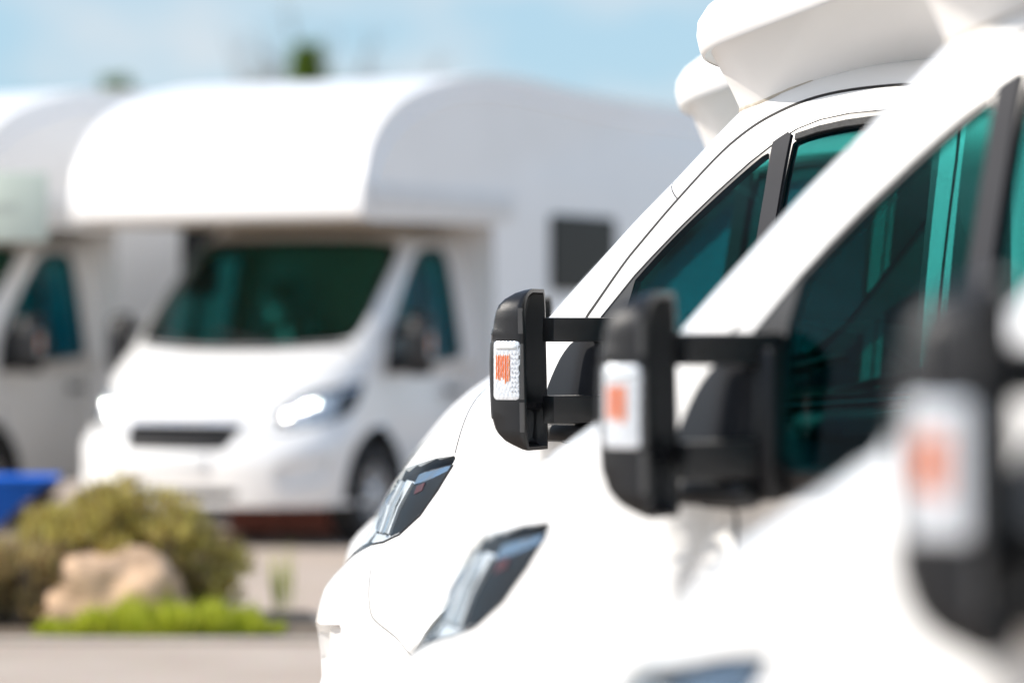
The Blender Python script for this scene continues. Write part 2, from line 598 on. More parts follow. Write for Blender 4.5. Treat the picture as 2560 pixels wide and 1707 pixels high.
LGRILLE = [(0.0, .40)] + [Y(y, z) for y, z in [(-.3, .40), (-.48, .39), (-.44, .335), (-.3, .325)]] + [(0.0, .325)]
FOG = [X(.345, .617), X(.353, .606), X(.351, .582), X(.324, .524), X(.28, .45)] + [Y(y, z) for y, z in [(-.80, .41), (-.72, .43), (-.70, .48), (-.72, .56), (-.77, .59), (-.84, .607)]] + [X(.22, .606)]
BSEAM = strip([X(*p) for p in smooth_line([(.434, .850), (.455, .80), (.468, .748), (.478, .656), (.50, .635), (.553, .605), (.60, .576), (.66, .535)], 2)], .003)
BUMPER = [X(*p) for p in smooth_line([(.434, .855), (.455, .80), (.468, .748), (.478, .656), (.50, .635), (.553, .605), (.60, .576), (.66, .535)], 2)] + \
         [X(.55, .5), X(.525, .40), X(.52, ZB)] + [(u, ZB) for u in np.arange(X(.5, ZB)[0], 0.01, -.05)] + [(0.0, z) for z in np.arange(ZB, .86, .05)] + HFRONT[::-1] + \
         dens([(-.70, .985), (-.65, .93), (-.63, .87), (-.655, .83), (-.72, .815), (-.79, .822), (-.86, .838)], Y, .03, False)
ROOFSEAM = strip(dens([(1.37, 1.87), (1.45, 1.817)], X, .02, False), .003)
ORDER = [('hole', ARCH), ('lens', LENS), ('eyeliner', EYE), ('dseal', DOORSEAM), ('dseal', SILL), ('hseal', HSEAM1), ('hfseal', HSEAM2), ('fine_seam', BSEAM), ('rseam', ROOFSEAM), ('fog', FOG), ('grille', GRILLE), ('lower_grille', LGRILLE),
         ('quarter', QUARTER), ('main', MAIN), ('post', POST), ('black', BLACK), ('door', DOOR), ('wglass', WGLASS), ('wind', WIND), ('cowl', COWL), ('hood', HOOD), ('bumper', BUMPER)]


def cab_regions():
    vo, T, cen = cdt([DOMAIN] + [p for _, p in ORDER], .034, (2.16, 2.175, 2.188, 2.2, 2.206, 2.21))
    reg = {}
    left = np.ones(len(T), bool)
    for name, poly in ORDER:
        k = inside_many(poly, cen) & left
        left &= ~k
        reg.setdefault(name, []).extend([T[i] for i in np.nonzero(k)[0]])
    reg['cab_body'] = [T[i] for i in np.nonzero(left)[0]]
    return vo, reg


VO, REG = cab_regions()
ARCH_B = [X(.95 + .45 * math.cos(a), .355 + .45 * math.sin(a)) for a in np.linspace(0, 2 * math.pi, 64, endpoint=False) if .355 + .45 * math.sin(a) > ZB + .004]
WHEEL = [1.0, .395]


def sk(name, region, mat, parent, mode, off=0.0, skirt=0.012, back=0.0, offf=None):
    V, F, N = skin(VO, REG[region], off, skirt, back, mode, offf)
    return obj(name, mesh(name, V, F, N), mat, parent)


def wall(name, region, depth, mat, parent, md):
    """only the inward edge walls of a region, welded"""
    V, F, N = skin(VO, REG[region], -.004, depth, 0, md)
    bm = bmesh.new()
    bv = [bm.verts.new(v) for v in V]
    for f in F[len(REG[region]):]:
        bm.faces.new([bv[i] for i in reversed(f)])
    bmesh.ops.delete(bm, geom=[v for v in bm.verts if not v.link_faces], context='VERTS')
    bmesh.ops.remove_doubles(bm, verts=bm.verts, dist=1e-4)
    return bm_obj(name, bm, mat, parent)


def pk(name, poly, mat, parent, mode, gs=0.03, **kw):
    V, F, N = patch(poly, gs, mode=mode, **kw)
    return obj(name, mesh(name, V, F, N), mat, parent)


def shrink(poly, k, c=None):
    c = c or (sum(p[0] for p in poly) / len(poly), sum(p[1] for p in poly) / len(poly))
    return [(c[0] + (p[0] - c[0]) * k, c[1] + (p[1] - c[1]) * k) for p in poly]


# ------------------------------------------------------------------ door mirror
def make_mirror(root, side):
    """large camper mirror on two arms; side -1 left, +1 right"""
    mroot = empty('mirror', parent=root)
    yaw = R(15)
    P0 = Vector((1.214, -1.275, 1.357))           # outer rear rim edge at the indicator's height
    rot = Matrix.Rotation(yaw, 3, 'Z')

    def tf(p):
        q = rot @ Vector(p) + P0
        return Vector((q.x, q.y * (-side), q.z))
    prof = [(-.2145, .06, .02), (-.211, .16, .012), (-.20, .40, .006), (-.188, .62, .002), (-.17, .79, 0), (-.157, .87, 0), (-.131, .945, 0), (-.129, .975, 0), (-.105, .99, 0), (-.045, 1.0, 0), (.02, 1.0, 0), (.072, .965, 0), (.0745, .94, 0), (.0925, .93, 0), (.095, .945, 0), (.108, .91, 0), (.111, .88, 0), (.135, .845, 0), (.155, .80, 0), (.173, .73, .003), (.190, .58, .012), (.205, .36, .03), (.213, .17, .05), (.217, .05, .07)]
    sec = [(0.0, 0.0), (-.004, -.006), (-.011, -.010), (-.02, -.011), (-.05, -.0105), (-.08, -.008), (-.095, -.003), (-.105, .012), (-.113, .04), (-.116, .075), (-.11, .115), (-.085, .148), (-.04, .165), (-.008, .169), (0.0, .168)]
    V, F = [], []
    n = len(sec)
    for z, k, y0 in prof:
        for xs_, ys_ in sec:
            yy = y0 + ys_ * (1 - y0 / .168 * 1.15) if ys_ >= 0 else y0 + ys_ * min(1, k * 1.3)
            V.append(tf((xs_ * k - z * .02, yy, z)))
    for i in range(len(prof) - 1):
        for j in range(n - 1):
            F.append((i * n + j, i * n + j + 1, (i + 1) * n + j + 1, (i + 1) * n + j))
    F.append(tuple(range(n)))
    F.append(tuple(range((len(prof) - 1) * n, len(prof) * n))[::-1])
    # rim and recess
    loopo = [i * n for i in range(len(prof))] + [i * n + n - 1 for i in range(len(prof) - 1, -1, -1)]
    co = [(prof[i][2], prof[i][0]) for i in range(len(prof))] + [((prof[i][2] + .168 * (1 - prof[i][2] / .168 * 1.15)), prof[i][0]) for i in range(len(prof) - 1, -1, -1)]
    cy, cz = .085, 0.0
    i0 = len(V)
    m_ = len(co)
    for y, z in co:
        V.append(tf((-z * .02 + .001, cy + (y - cy) * .90, cz + (z - cz) * .955)))
    for y, z in co:
        V.append(tf((-z * .02 - .026 - max(0, y - .02) * .42, cy + (y - cy) * .84, cz + (z - cz) * .92)))
    for k in range(m_):
        k2 = (k + 1) % m_
        F.append((loopo[k], loopo[k2], i0 + k2, i0 + k))
        F.append((i0 + k, i0 + k2, i0 + m_ + k2, i0 + m_ + k))
    F.append(tuple(i0 + m_ + k for k in range(m_)))
    bm = bmesh.new()
    bv = [bm.verts.new(v) for v in V]
    for f in F:
        try:
            bm.faces.new([bv[i] for i in f])
        except ValueError:
            pass
    bmesh.ops.remove_doubles(bm, verts=bm.verts, dist=1e-5)
    bm_obj('housing', bm, M['plastic'], mroot, angle=32)

    def slab(name, pts, x0, x1, mat, tilt=.02, toe=0.0):
        bm = bmesh.new()
        a = [bm.verts.new(tf((x0 - z * tilt - (y - .02) * toe, y, z))) for y, z in pts]
        b = [bm.verts.new(tf((x1 - z * tilt - (y - .02) * toe, y, z))) for y, z in pts]
        bm.faces.new(a)
        bm.faces.new(b[::-1])
        for k in range(len(pts)):
            bm.faces.new((a[k], b[k], b[(k + 1) % len(pts)], a[(k + 1) % len(pts)]))
        return bm_obj(name, bm, mat, mroot)
    slab('mirror_glass', smooth_line([(.020, -.082), (.148, -.082), (.148, .16), (.12, .192), (.07, .192), (.020, .15)], 2, True), -.012, -.018, M['mirror'], .02, .40)
    slab('blind_spot_glass', smooth_line([(.020, -.108), (.148, -.108), (.148, -.18), (.12, -.196), (.03, -.192), (.020, -.16)], 2, True), -.008, -.016, M['mirror'], -.06, .10)
    slab('glass_divider', [(.014, -.088), (.154, -.088), (.154, -.104), (.014, -.104)], -.005, -.022, M['plastic_smooth'])

    # indicator: reflector, amber bulb, ribbed clear lens on the outer face
    def face_y(x):
        return np.interp(x, [-.105, -.095, -.08, -.05, -.02, -.011], [.012, -.003, -.008, -.0105, -.011, -.010])

    def oface(name, x0, x1, z0, z1, off, thick, mat, r_=.012, ribs=0, nx=10, nz=16):
        bm = bmesh.new()
        vv = {}
        for i in range(nx + 1):
            for j in range(nz + 1):
                a, b = i / nx, j / nz
                x, z = x0 + (x1 - x0) * a, z0 + (z1 - z0) * b
                # rounded corners
                ex = max(0, abs(a - .5) * (x1 - x0) - ((x1 - x0) / 2 - r_)) / r_
                ez = max(0, abs(b - .5) * (z1 - z0) - ((z1 - z0) / 2 - r_)) / r_
                if ex > 0 and ez > 0:
                    q = max(ex, ez) / math.hypot(ex, ez)
                    sx, sz = (1 if a > .5 else -1), (1 if b > .5 else -1)
                    x = (x0 + x1) / 2 + sx * ((x1 - x0) / 2 - r_ + r_ * ex * q)
                    z = (z0 + z1) / 2 + sz * ((z1 - z0) / 2 - r_ + r_ * ez * q)
                o_ = off * (1 if 0 < i < nx and 0 < j < nz else 0.15)
                if ribs and 0 < i < nx and 0 < j < nz:
                    o_ += .0016 * math.sin(a * ribs * math.pi * 2) * math.cos(b * ribs * 5)
                vv[i, j] = bm.verts.new(tf((x, face_y(x) - o_, z)))
        bk = {k: bm.verts.new(tf((0, thick, 0)) - tf((0, 0, 0)) + v.co) for k, v in vv.items() if k[0] in (0, nx) or k[1] in (0, nz)}
        for i in range(nx):
            for j in range(nz):
                bm.faces.new((vv[i, j], vv[i + 1, j], vv[i + 1, j + 1], vv[i, j + 1]))
        ring = [(i, 0) for i in range(nx)] + [(nx, j) for j in range(nz)] + [(i, nz) for i in range(nx, 0, -1)] + [(0, j) for j in range(nz, 0, -1)]
        for k in range(len(ring)):
            a, b = ring[k], ring[(k + 1) % len(ring)]
            bm.faces.new((vv[a], bk[a], bk[b], vv[b]))
        return bm_obj(name, bm, mat, mroot, angle=60)
    oface('indicator_reflector', -.086, -.009, -.079, .077, .0025, .004, M['silver'], .012, ribs=7, nx=24, nz=30)
    br = random.Random(3)
    for k in range(8):
        xa = -.079 + k * .0053
        oface('amber_rib', xa, xa + .0054, -.030 - br.uniform(-.006, .008), .046 - br.uniform(0, .004), .0050 + .0012 * (k % 2), .003, M['amber'], .0015, nx=2, nz=10)
    for k in range(3):
        for j in range(9):
            xa, za = -.034 + k * .0085, -.060 + j * .0125
            oface('prism', xa, xa + .006, za, za + .008, .0075, .003, M['silver'], .002, nx=2, nz=2)
    oface('top_band', -.082, -.013, .054, .068, .0070, .003, M['plate'], .004, nx=8, nz=4)
    oface('indicator_lens', -.088, -.008, -.081, .079, .0095, .008, M['lens'], .014, ribs=0, nx=10, nz=16)
    for z0, z1 in ((-.165, -.086), (-.078, .070), (.097, .165)):  # strips added along the bevel, its highlight put in as lighter grey
        bm = bmesh.new()
        q = [[bm.verts.new(tf((x_ - z_ * .02, y_, z_))) for x_, y_ in ((-.0125, -.0108), (-.0118, -.0125), (-.0035, -.0072), (-.0015, -.0022))] for z_ in np.linspace(z0, z1, 6)]
        for a_, b_ in zip(q[:-1], q[1:]):
            for k in range(3):
                bm.faces.new((a_[k], a_[k + 1], b_[k + 1], b_[k]))
            bm.faces.new((a_[3], a_[0], b_[0], b_[3]))
        bm.faces.new(q[0])
        bm.faces.new(q[-1][::-1])
        bm_obj('bevel_highlight', bm, M['bevel_shine'], mroot)
    # two arms from the housing to the door
    for z0, z1 in ((1.432, 1.497), (1.213, 1.288)):
        bm = bmesh.new()
        a = Vector((1.215, -1.17)); b = Vector((1.285, -.95))
        d = (b - a).normalized()
        nrm = Vector((-d.y, d.x))
        pts = [a + nrm * .026, a - nrm * .026, b - nrm * .030, b + nrm * .030]
        lo = [bm.verts.new((p.x, p.y * -side, z0)) for p in pts]
        hi = [bm.verts.new((p.x, p.y * -side, z1)) for p in pts]
        bm.faces.new(lo)
        bm.faces.new(hi[::-1])
        for k in range(4):
            bm.faces.new((lo[k], hi[k], hi[(k + 1) % 4], lo[(k + 1) % 4]))
        bmesh.ops.bevel(bm, geom=list(bm.edges), offset=.005, segments=2, affect='EDGES', profile=.5)
        bm_obj('arm', bm, M['plastic'], mroot)
    # moulded foot on the door
    foot = dens(smooth_line([(1.172, 1.428), (1.14, 1.39), (1.118, 1.345), (1.10, 1.30), (1.088, 1.25), (1.09, 1.155), (1.23, 1.150), (1.30, 1.185), (1.30, 1.44), (1.25, 1.47)], 1, True), X, .02)
    pk('mirror_foot', foot, M['plastic_smooth'], mroot, 'left' if side < 0 else 'right', gs=.02, off=.028, skirt=.06)
    bm = bmesh.new()
    box(bm, (1.30, -.985 * -side, 1.32), (.045, .06, .30), .012)
    box(bm, (1.19, -1.03 * -side, 1.185), (.20, .09, .05), .015)
    bm_obj('mirror_bracket', bm, M['plastic'], mroot)
    return mroot


# ------------------------------------------------------------------ wheels
def make_wheel(root, x, y):
    s = -1 if y < 0 else 1
    w = empty('wheel', parent=root)
    bm = bmesh.new()
    c = (x, y, .34)
    lathe(bm, [(.20, -.10 * s), (.25, -.112 * s), (.315, -.108 * s), (.336, -.085 * s), (.34, 0), (.336, .085 * s), (.315, .108 * s), (.25, .115 * s), (.205, .10 * s)], n=48, c=c)
    bm_obj('tyre', bm, M['tyre'], w)
    bm = bmesh.new()
    lathe(bm, [(.206, .10 * s), (.20, .085 * s), (.192, .05 * s), (.19, -.09 * s)], n=40, c=c)
    for k in range(9):
        a = 2 * math.pi * k / 9
        box(bm, (x + math.cos(a) * .128, y + .068 * s, .34 + math.sin(a) * .128), (.145, .022, .042), .006, 1, Matrix.Rotation(-a, 3, 'Y'))
    lathe(bm, [(.075, .06 * s), (.07, .085 * s), (.05, .098 * s), (.002, .10 * s)], n=24, c=c)
    bm_obj('rim', bm, M['rim'], w)
    return w


# ------------------------------------------------------------------ cab assembly
def make_cab(root):
    paint = M['paint']
    sk('cab_body', 'cab_body', paint, root, 'both', skirt=.014)
    sk('hood', 'hood', paint, root, 'both', skirt=.014)
    bp = sk('bumper', 'bumper', paint, root, 'both', skirt=.014)
    g = sk('grille', 'grille', M['grille'], root, 'both', off=-.03, skirt=.0)
    bm = bmesh.new()
    for k in range(5):
        z = .675 + k * .033
        p = raw(0.0, z)
        hw = .37 + .055 * (k / 4)
        for i in range(12):
            y0, y1 = -hw + 2 * hw * i / 12, -hw + 2 * hw * (i + 1) / 12
            q0, q1 = lift(*Y(y0, z), -.012), lift(*Y(y1, z), -.012)
            a = Vector((q0.x, y0, z)); b = Vector((q1.x, y1, z))
            vv = [bm.verts.new(v) for v in (a + Vector((0, 0, .004)), b + Vector((0, 0, .004)), b - Vector((0, 0, .004)), a - Vector((0, 0, .004)), a + Vector((.018, 0, .004)), b + Vector((.018, 0, .004)), b + Vector((.018, 0, -.004)), a + Vector((.018, 0, -.004)))]
            for f in ((0, 1, 2, 3), (4, 7, 6, 5), (0, 4, 5, 1), (3, 2, 6, 7)):
                bm.faces.new([vv[j] for j in f])
    bm_obj('grille_bar', bm, M['plastic_smooth'], g)
    # frame round the grille and below it the number plate
    pk('grille_surround', [Y(y, z) for y, z in [(0, .836), (-.2, .836), (-.42, .834), (-.462, .818), (-.472, .823), (-.44, .846), (-.2, .850), (0, .850)]], M['chrome'], bp, 'both', gs=.02, off=.004, skirt=.01)
    sk('lower_grille', 'lower_grille', M['grille'], root, 'both', off=-.03, skirt=0)
    bm = bmesh.new()
    box(bm, (-.088, 0, .565), (.012, .52, .11), .004)
    pl = bm_obj('number_plate', bm, M['plate'], bp)
    bm = bmesh.new()
    box(bm, (-.0815, 0, .565), (.012, .535, .125), .004)
    bm_obj('plate_holder', bm, M['coach'], bp)
    sk('windshield', 'wglass', M['windshield'], root, 'both', off=-.002, skirt=.004, back=.005)
    sk('windshield_seal', 'wind', M['frame'], root, 'both', off=-.001, skirt=.008)
    sk('cowl', 'cowl', M['plastic'], root, 'both', off=-.012, skirt=.01)
    for yw in (-.35, .28):
        bm = bmesh.new()
        a = lift(*Y(yw, 1.34), .012); b = lift(*Y(yw + .52 if yw < 0 else min(yw + .42, .66), 1.43), .012)
        a.y, b.y = yw, (yw + .52 if yw < 0 else yw + .38)
        d = b - a
        q = d.to_track_quat('X', 'Z').to_matrix()
        box(bm, (a + b) / 2, (d.length, .014, .022), .004, 1, q)
        bm_obj('wiper', bm, M['plastic'], root)
    sk('hood_front_seal', 'hfseal', M['seal'], root, 'both', off=-.003, skirt=0)
    pk('inner_lining', [(0.02, .32)] + [X(x, .32) for x in np.arange(.15, .50, .05)] + [X(.50, z) for z in (.4, .5, .6, .7)] + [X(.62, .80), X(.8, .85), X(1.1, .85), X(1.32, .80), X(1.46, .6), X(1.48, .32)] + [X(x, .32) for x in np.arange(1.5, 2.5, .1)] + [X(2.5, z) for z in np.arange(.4, 1.16, .1)] + [X(x, 1.16) for x in np.arange(2.4, 1.0, -.1)] + [Y(y, 1.20) for y in (-.9, -.7, -.4)] + [(0.02, 1.2)], M['interior'], root, 'both', gs=.09, off=-.06, skirt=0)
    for side in (-1, 1):
        md = 'left' if side < 0 else 'right'
        dr = sk('door', 'door', paint, root, md, skirt=.014)
        sk('door_seal', 'dseal', M['seal'], root, md, off=-.0006, skirt=0)
        sk('hood_seal', 'hseal', M['seal'], root, md, off=-.002, skirt=0)
        sk('bumper_seam', 'fine_seam', M['seam'], root, md, off=-.0015, skirt=0)
        sk('roof_seam', 'rseam', M['seam'], root, md, off=-.001, skirt=0)
        wf = sk('window_frame', 'black', M['frame'], dr, md, off=-.004, skirt=.03)
        sk('window_post', 'post', M['post'], dr, md, off=.003, skirt=.035)
        sk('quarter_window', 'quarter', M['glass'], dr, md, off=-.006, skirt=.004, back=.004)
        sk('door_window', 'main', M['glass'], dr, md, off=-.016, skirt=.004, back=.004)
        # worn rubber channel over the drop glass
        pk('window_rubber', dens([(1.80, 1.985), (1.87, 2.004), (1.95, 2.017), (2.06, 2.026), (2.20, 2.026), (2.20, 2.009), (2.03, 2.005), (1.95, 1.999), (1.87, 1.987), (1.80, 1.968)], X, .03), M['rubber'], dr, md, gs=.02, off=.004, skirt=.012)
        # bright line along the quarter glass
        ln = front_glass[2:8]
        pk('window_trim', strip(dens(smooth_line([(x - .004, z + .004) for x, z in ln], 1), X, .02, False), .005), M['plate'], dr, md, gs=.02, off=.001, skirt=.006)
        bm = bmesh.new()
        box(bm, (2.12, .985 * side, 1.02), (.20, .03, .05), .012)
        bm_obj('door_handle', bm, M['plastic'], dr)
        fr_ = sk('fog_lamp_recess', 'fog', paint, root, md, off=-.045, skirt=0)
        wall('recess_wall', 'fog', .045, paint, fr_, md)
        # headlight
        hl = sk('headlight', 'lens', M['lens'], root, md, off=.002, skirt=.003, back=.003)
        c0 = X(.60, .99)
        wall('lamp_bezel', 'lens', .072, M['lamp_dark'], hl, md)
        sk('lamp_housing', 'lens', M['lamp_dark'], hl, md, off=-.075, skirt=0)
        # side wing inside the lamp, close behind the lens
        pk('lamp_wing', [X(.757, 1.092), X(.748, 1.078), X(.705, 1.022), X(.64, .950), X(.56, .897), X(.50, .876), X(.525, .95), X(.575, 1.026), X(.66, 1.047), X(.735, 1.072)], M['lamp_dark'], hl, md, gs=.03, off=-.012, skirt=.03)
        pk('lamp_eyebrow', [X(.754, 1.105), X(.757, 1.090), X(.735, 1.072), X(.66, 1.048), X(.580, 1.028), X(.560, 1.062), X(.60, 1.078), X(.67, 1.094)], M['black_chrome'], hl, md, gs=.015, off=-.009, skirt=.02, offf=lambda U, z: -.45 * max(0, z - 1.03 - .10 * 0) + .0)
        pk('red_reflection', [X(.600, 1.024), X(.640, 1.036), X(.632, 1.012), X(.594, 1.000)], M['lamp_red'], hl, md, gs=.02, off=-.009, skirt=.01)  # red reflection in the lamp, put in as a coloured patch

        def ridges(U, z):
            return .012 * math.sin((U * 40) + z * 16)
        pk('lamp_reflector', [X(.575, 1.05), X(.51, .95), X(.475, .88), X(.44, .872)] + [Y(y, z) for y, z in [(-.86, .858), (-.78, .842), (-.70, .85), (-.67, .89), (-.70, .95), (-.75, 1.01), (-.79, 1.038)]] + [X(.50, 1.05)], M['bright'], hl, md, gs=.014, off=-.035, skirt=.02, offf=ridges)
        for yy, zz, rr_ in ((-.69, .905, .036), (-.775, .955, .040), (-.83, .985, .030)):
            # shallow chrome caps added and tilted to throw sun glints at the camera
            q = lift(*Y(yy, zz), -.020)
            ax = Vector((-.895, -.115 * side, .43)).normalized()
            rot_ = ax.to_track_quat('Z', 'Y').to_matrix()
            cr = .17
            bm = bmesh.new()
            lathe_r = [bm.verts.new((q.x, q.y * -side, q.z))]
            prev = None
            for i in range(1, 7):
                rad = rr_ * i / 6
                ring = []
                for k in range(20):
                    t = 2 * math.pi * k / 20
                    v = rot_ @ Vector((rad * math.cos(t), rad * math.sin(t), math.sqrt(cr * cr - rad * rad) - cr))
                    ring.append(bm.verts.new((q.x + v.x, q.y * -side + v.y, q.z + v.z)))
                for k in range(20):
                    k2 = (k + 1) % 20
                    if prev is None:
                        bm.faces.new((lathe_r[0], ring[k], ring[k2]))
                    else:
                        bm.faces.new((prev[k], ring[k], ring[k2], prev[k2]))
                prev = ring
            bm_obj('glint_cap', bm, M['chrome'], hl, angle=60)
        for k in range(4):
            a = X(.56 - k * .045, 1.035); b = X(.485 - k * .03, .885)
            pk('lamp_strip', strip([a, ((a[0] + b[0]) / 2 - .012, (a[1] + b[1]) / 2), b], .009), M['chrome' if k % 2 else 'plate'], hl, md, gs=.02, off=-.010, skirt=.016)
        sk('headlight_trim', 'eyeliner', M['plastic_smooth'], root, md, off=.002, skirt=.012)
        pk('headlight_edge', strip([X(.764, 1.086), X(.715, 1.016), X(.65, .942), X(.567, .884), X(.492, .858), X(.434, .849)], .006), M['lamp_dark'], hl, md, gs=.03, off=.0035, skirt=.008)
        make_mirror(root, side)
        # wheel housing
        bm = bmesh.new()
        rr = WHEEL[1]
        ring = []
        for k in range(25):
            a = math.pi * (-.06 + 1.12 * k / 24)
            ring.append((bm.verts.new((WHEEL[0] + rr * math.cos(a), .97 * side, .36 + rr * math.sin(a))), bm.verts.new((WHEEL[0] + rr * math.cos(a), .55 * side, .36 + rr * math.sin(a)))))
        for a, b in zip(ring[:-1], ring[1:]):
            bm.faces.new((a[0], b[0], b[1], a[1]))
        bm.faces.new([r_[1] for r_ in ring])
        bm_obj('wheel_housing', bm, M['under'], root)
        make_wheel(root, WHEEL[0], .885 * side)
    # inside
    bm = bmesh.new()
    prof = [(.86, 1.0), (.86, 1.22), (.92, 1.265), (1.02, 1.285), (1.18, 1.27), (1.26, 1.20), (1.24, 1.05), (1.16, .80), (1.0, .6)]
    a = [bm.verts.new((x + .12 * 0, -.86, z)) for x, z in prof]
    m_ = [bm.verts.new((x - .06, 0, z + .01)) for x, z in prof]
    b = [bm.verts.new((x + .12 * 0, .86, z)) for x, z in prof]
    for u, v in ((a, m_), (m_, b)):
        for k in range(len(prof)):
            k2 = (k + 1) % len(prof)
            bm.faces.new((u[k], u[k2], v[k2], v[k]))
    bm.faces.new(a)
    bm.faces.new(b[::-1])
    bm_obj('dashboard', bm, M['dash'], root)
    bm = bmesh.new()
    box(bm, (1.16, -.43, 1.305), (.14, .34, .05), .02)
    bm_obj('instrument_hood', bm, M['dash'], root)
    bm = bmesh.new()
    box(bm, (1.75, 0, .62), (1.5, 1.8, .05))
    bm_obj('cab_floor', bm, M['interior'], root)
    for side in (-1, 1):
        st = empty('seat', parent=root)
        y = .47 * side
        bm = bmesh.new()
        box(bm, (1.78, y, .92), (.50, .50, .16), .05, 3)
        bm_obj('cushion', bm, M['seat'], st, angle=60)
        bm = bmesh.new()
        box(bm, (2.06, y, 1.30), (.15, .48, .66), .055, 3, None)
        bmesh.ops.rotate(bm, cent=(2.02, y, 1.0), matrix=Matrix.Rotation(R(13), 3, 'Y'), verts=bm.verts)
        bm_obj('backrest', bm, M['seat'], st, angle=60)
        bm = bmesh.new()
        box(bm, (2.17, y, 1.73), (.10, .27, .19), .045, 3)
        bm_obj('headrest', bm, M['seat'], st, angle=60)
        bm = bmesh.new()
        box(bm, (1.80, y, .74), (.42, .42, .22), .01)
        bm_obj('seat_base', bm, M['interior'], st)
    sw = empty('steering_wheel', parent=root)
    bm = bmesh.new()
    n1, n2 = 40, 8
    g_ = []
    for i in range(n1):
        a = 2 * math.pi * i / n1
        for j in range(n2):
            b = 2 * math.pi * j / n2
            r_ = .19 + .016 * math.cos(b)
            g_.append(bm.verts.new((.016 * math.sin(b), r_ * math.cos(a), r_ * math.sin(a))))
    for i in range(n1):
        for j in range(n2):
            bm.faces.new((g_[i * n2 + j], g_[((i + 1) % n1) * n2 + j], g_[((i + 1) % n1) * n2 + (j + 1) % n2], g_[i * n2 + (j + 1) % n2]))
    box(bm, (.01, 0, 0), (.04, .14, .12), .02)
    box(bm, (.01, 0, 0), (.02, .36, .035), .005)
    box(bm, (.01, 0, -.09), (.02, .04, .18), .005)
    bmesh.ops.rotate(bm, cent=(0, 0, 0), matrix=Matrix.Rotation(R(-28), 3, 'Y'), verts=bm.verts)
    bmesh.ops.translate(bm, vec=(1.42, -.43, 1.22), verts=bm.verts)
    bm_obj('wheel_ring', bm, M['plastic_smooth'], sw)


def prism(bm, prof, hw, bev, seg=4, sel=None):
    a = [bm.verts.new((x, -hw, z)) for x, z in prof]
    b = [bm.verts.new((x, hw, z)) for x, z in prof]
    n = len(prof)
    fa, fb = bm.faces.new(a), bm.faces.new(b[::-1])
    for k in range(n):
        bm.faces.new((a[k], b[k], b[(k + 1) % n], a[(k + 1) % n]))
    if bev:
        es = [e for e in list(fa.edges) + list(fb.edges) if sel is None or sel((e.verts[0].co + e.verts[1].co) / 2)]
        bmesh.ops.bevel(bm, geom=es, offset=bev, segments=seg, affect='EDGES', profile=.5, clamp_overlap=True)


def make_coach_common(root, hw, x0, xe, prof, bev, mat, sel=None):
    bm = bmesh.new()
    prism(bm, prof, hw, bev, sel=sel)
    body = bm_obj('coach_body', bm, mat, root, angle=35)
    bm = bmesh.new()
    for s in (-1, 1):
        box(bm, ((x0 + xe) / 2, (hw - .02) * s, .39), (xe - x0 - .06, .05, .26), .015)
    bm_obj('side_skirt', bm, M['coach'], root)
    bm = bmesh.new()
    box(bm, ((x0 + xe) / 2, 0, .42), (xe - x0 - .2, 1.4, .2), .02)
    bm_obj('chassis', bm, M['under'], root)
    for s in (-1, 1):
        make_wheel(root, 4.45, (hw - .16) * s)
        bm = bmesh.new()
        ring = [(4.45 + .43 * math.cos(a), .34 + .43 * math.sin(a)) for a in np.linspace(-.1, math.pi + .1, 24)]
        vv = [bm.verts.new((x, (hw + .007) * s, z)) for x, z in ring]
        v2 = [bm.verts.new((x, (hw - .2) * s, z)) for x, z in ring]
        bm.faces.new(vv)
        for k in range(len(ring) - 1):
            bm.faces.new((vv[k], vv[k + 1], v2[k + 1], v2[k]))
        bm_obj('rear_wheel_arch', bm, M['under'], root)
    return body


def coach_window(root, x0, x1, z0, z1, y, mat=None):
    bm = bmesh.new()
    box(bm, ((x0 + x1) / 2, y, (z0 + z1) / 2), (x1 - x0, .05, z1 - z0), .0)
    es = [e for e in bm.edges if abs((e.verts[0].co - e.verts[1].co).y) > .01]
    bmesh.ops.bevel(bm, geom=es, offset=.06, segments=4, affect='EDGES', profile=.5)
    return bm_obj('coach_window', bm, M['coachglass'], root)


def z_cab(x, y):
    lo, hi = 1.3, 2.2145
    for _ in range(40):
        m = (lo + hi) / 2
        w = fW(m)
        if abs(y) >= w:
            hi = m
            continue
        n = fN(m)
        s = (abs(y) / w) ** (n / 2)
        xx = fX(m) + fL(m) * (1 - math.sqrt(max(0, 1 - s * s)) ** (2 / n))
        if xx < x:
            lo = m
        else:
            hi = m
    return (lo + hi) / 2


def selip(t, xf, lc, w, n, xr):
    """plan outline from centre front (t=0) to the rear end (t=1), left half"""
    if t <= .6:
        th = t / .6 * math.pi / 2
        return xf + lc * (1 - max(0, math.cos(th)) ** (2 / n)), -w * math.sin(th) ** (2 / n)
    return xf + lc + (t - .6) / .4 * (xr - xf - lc), -w


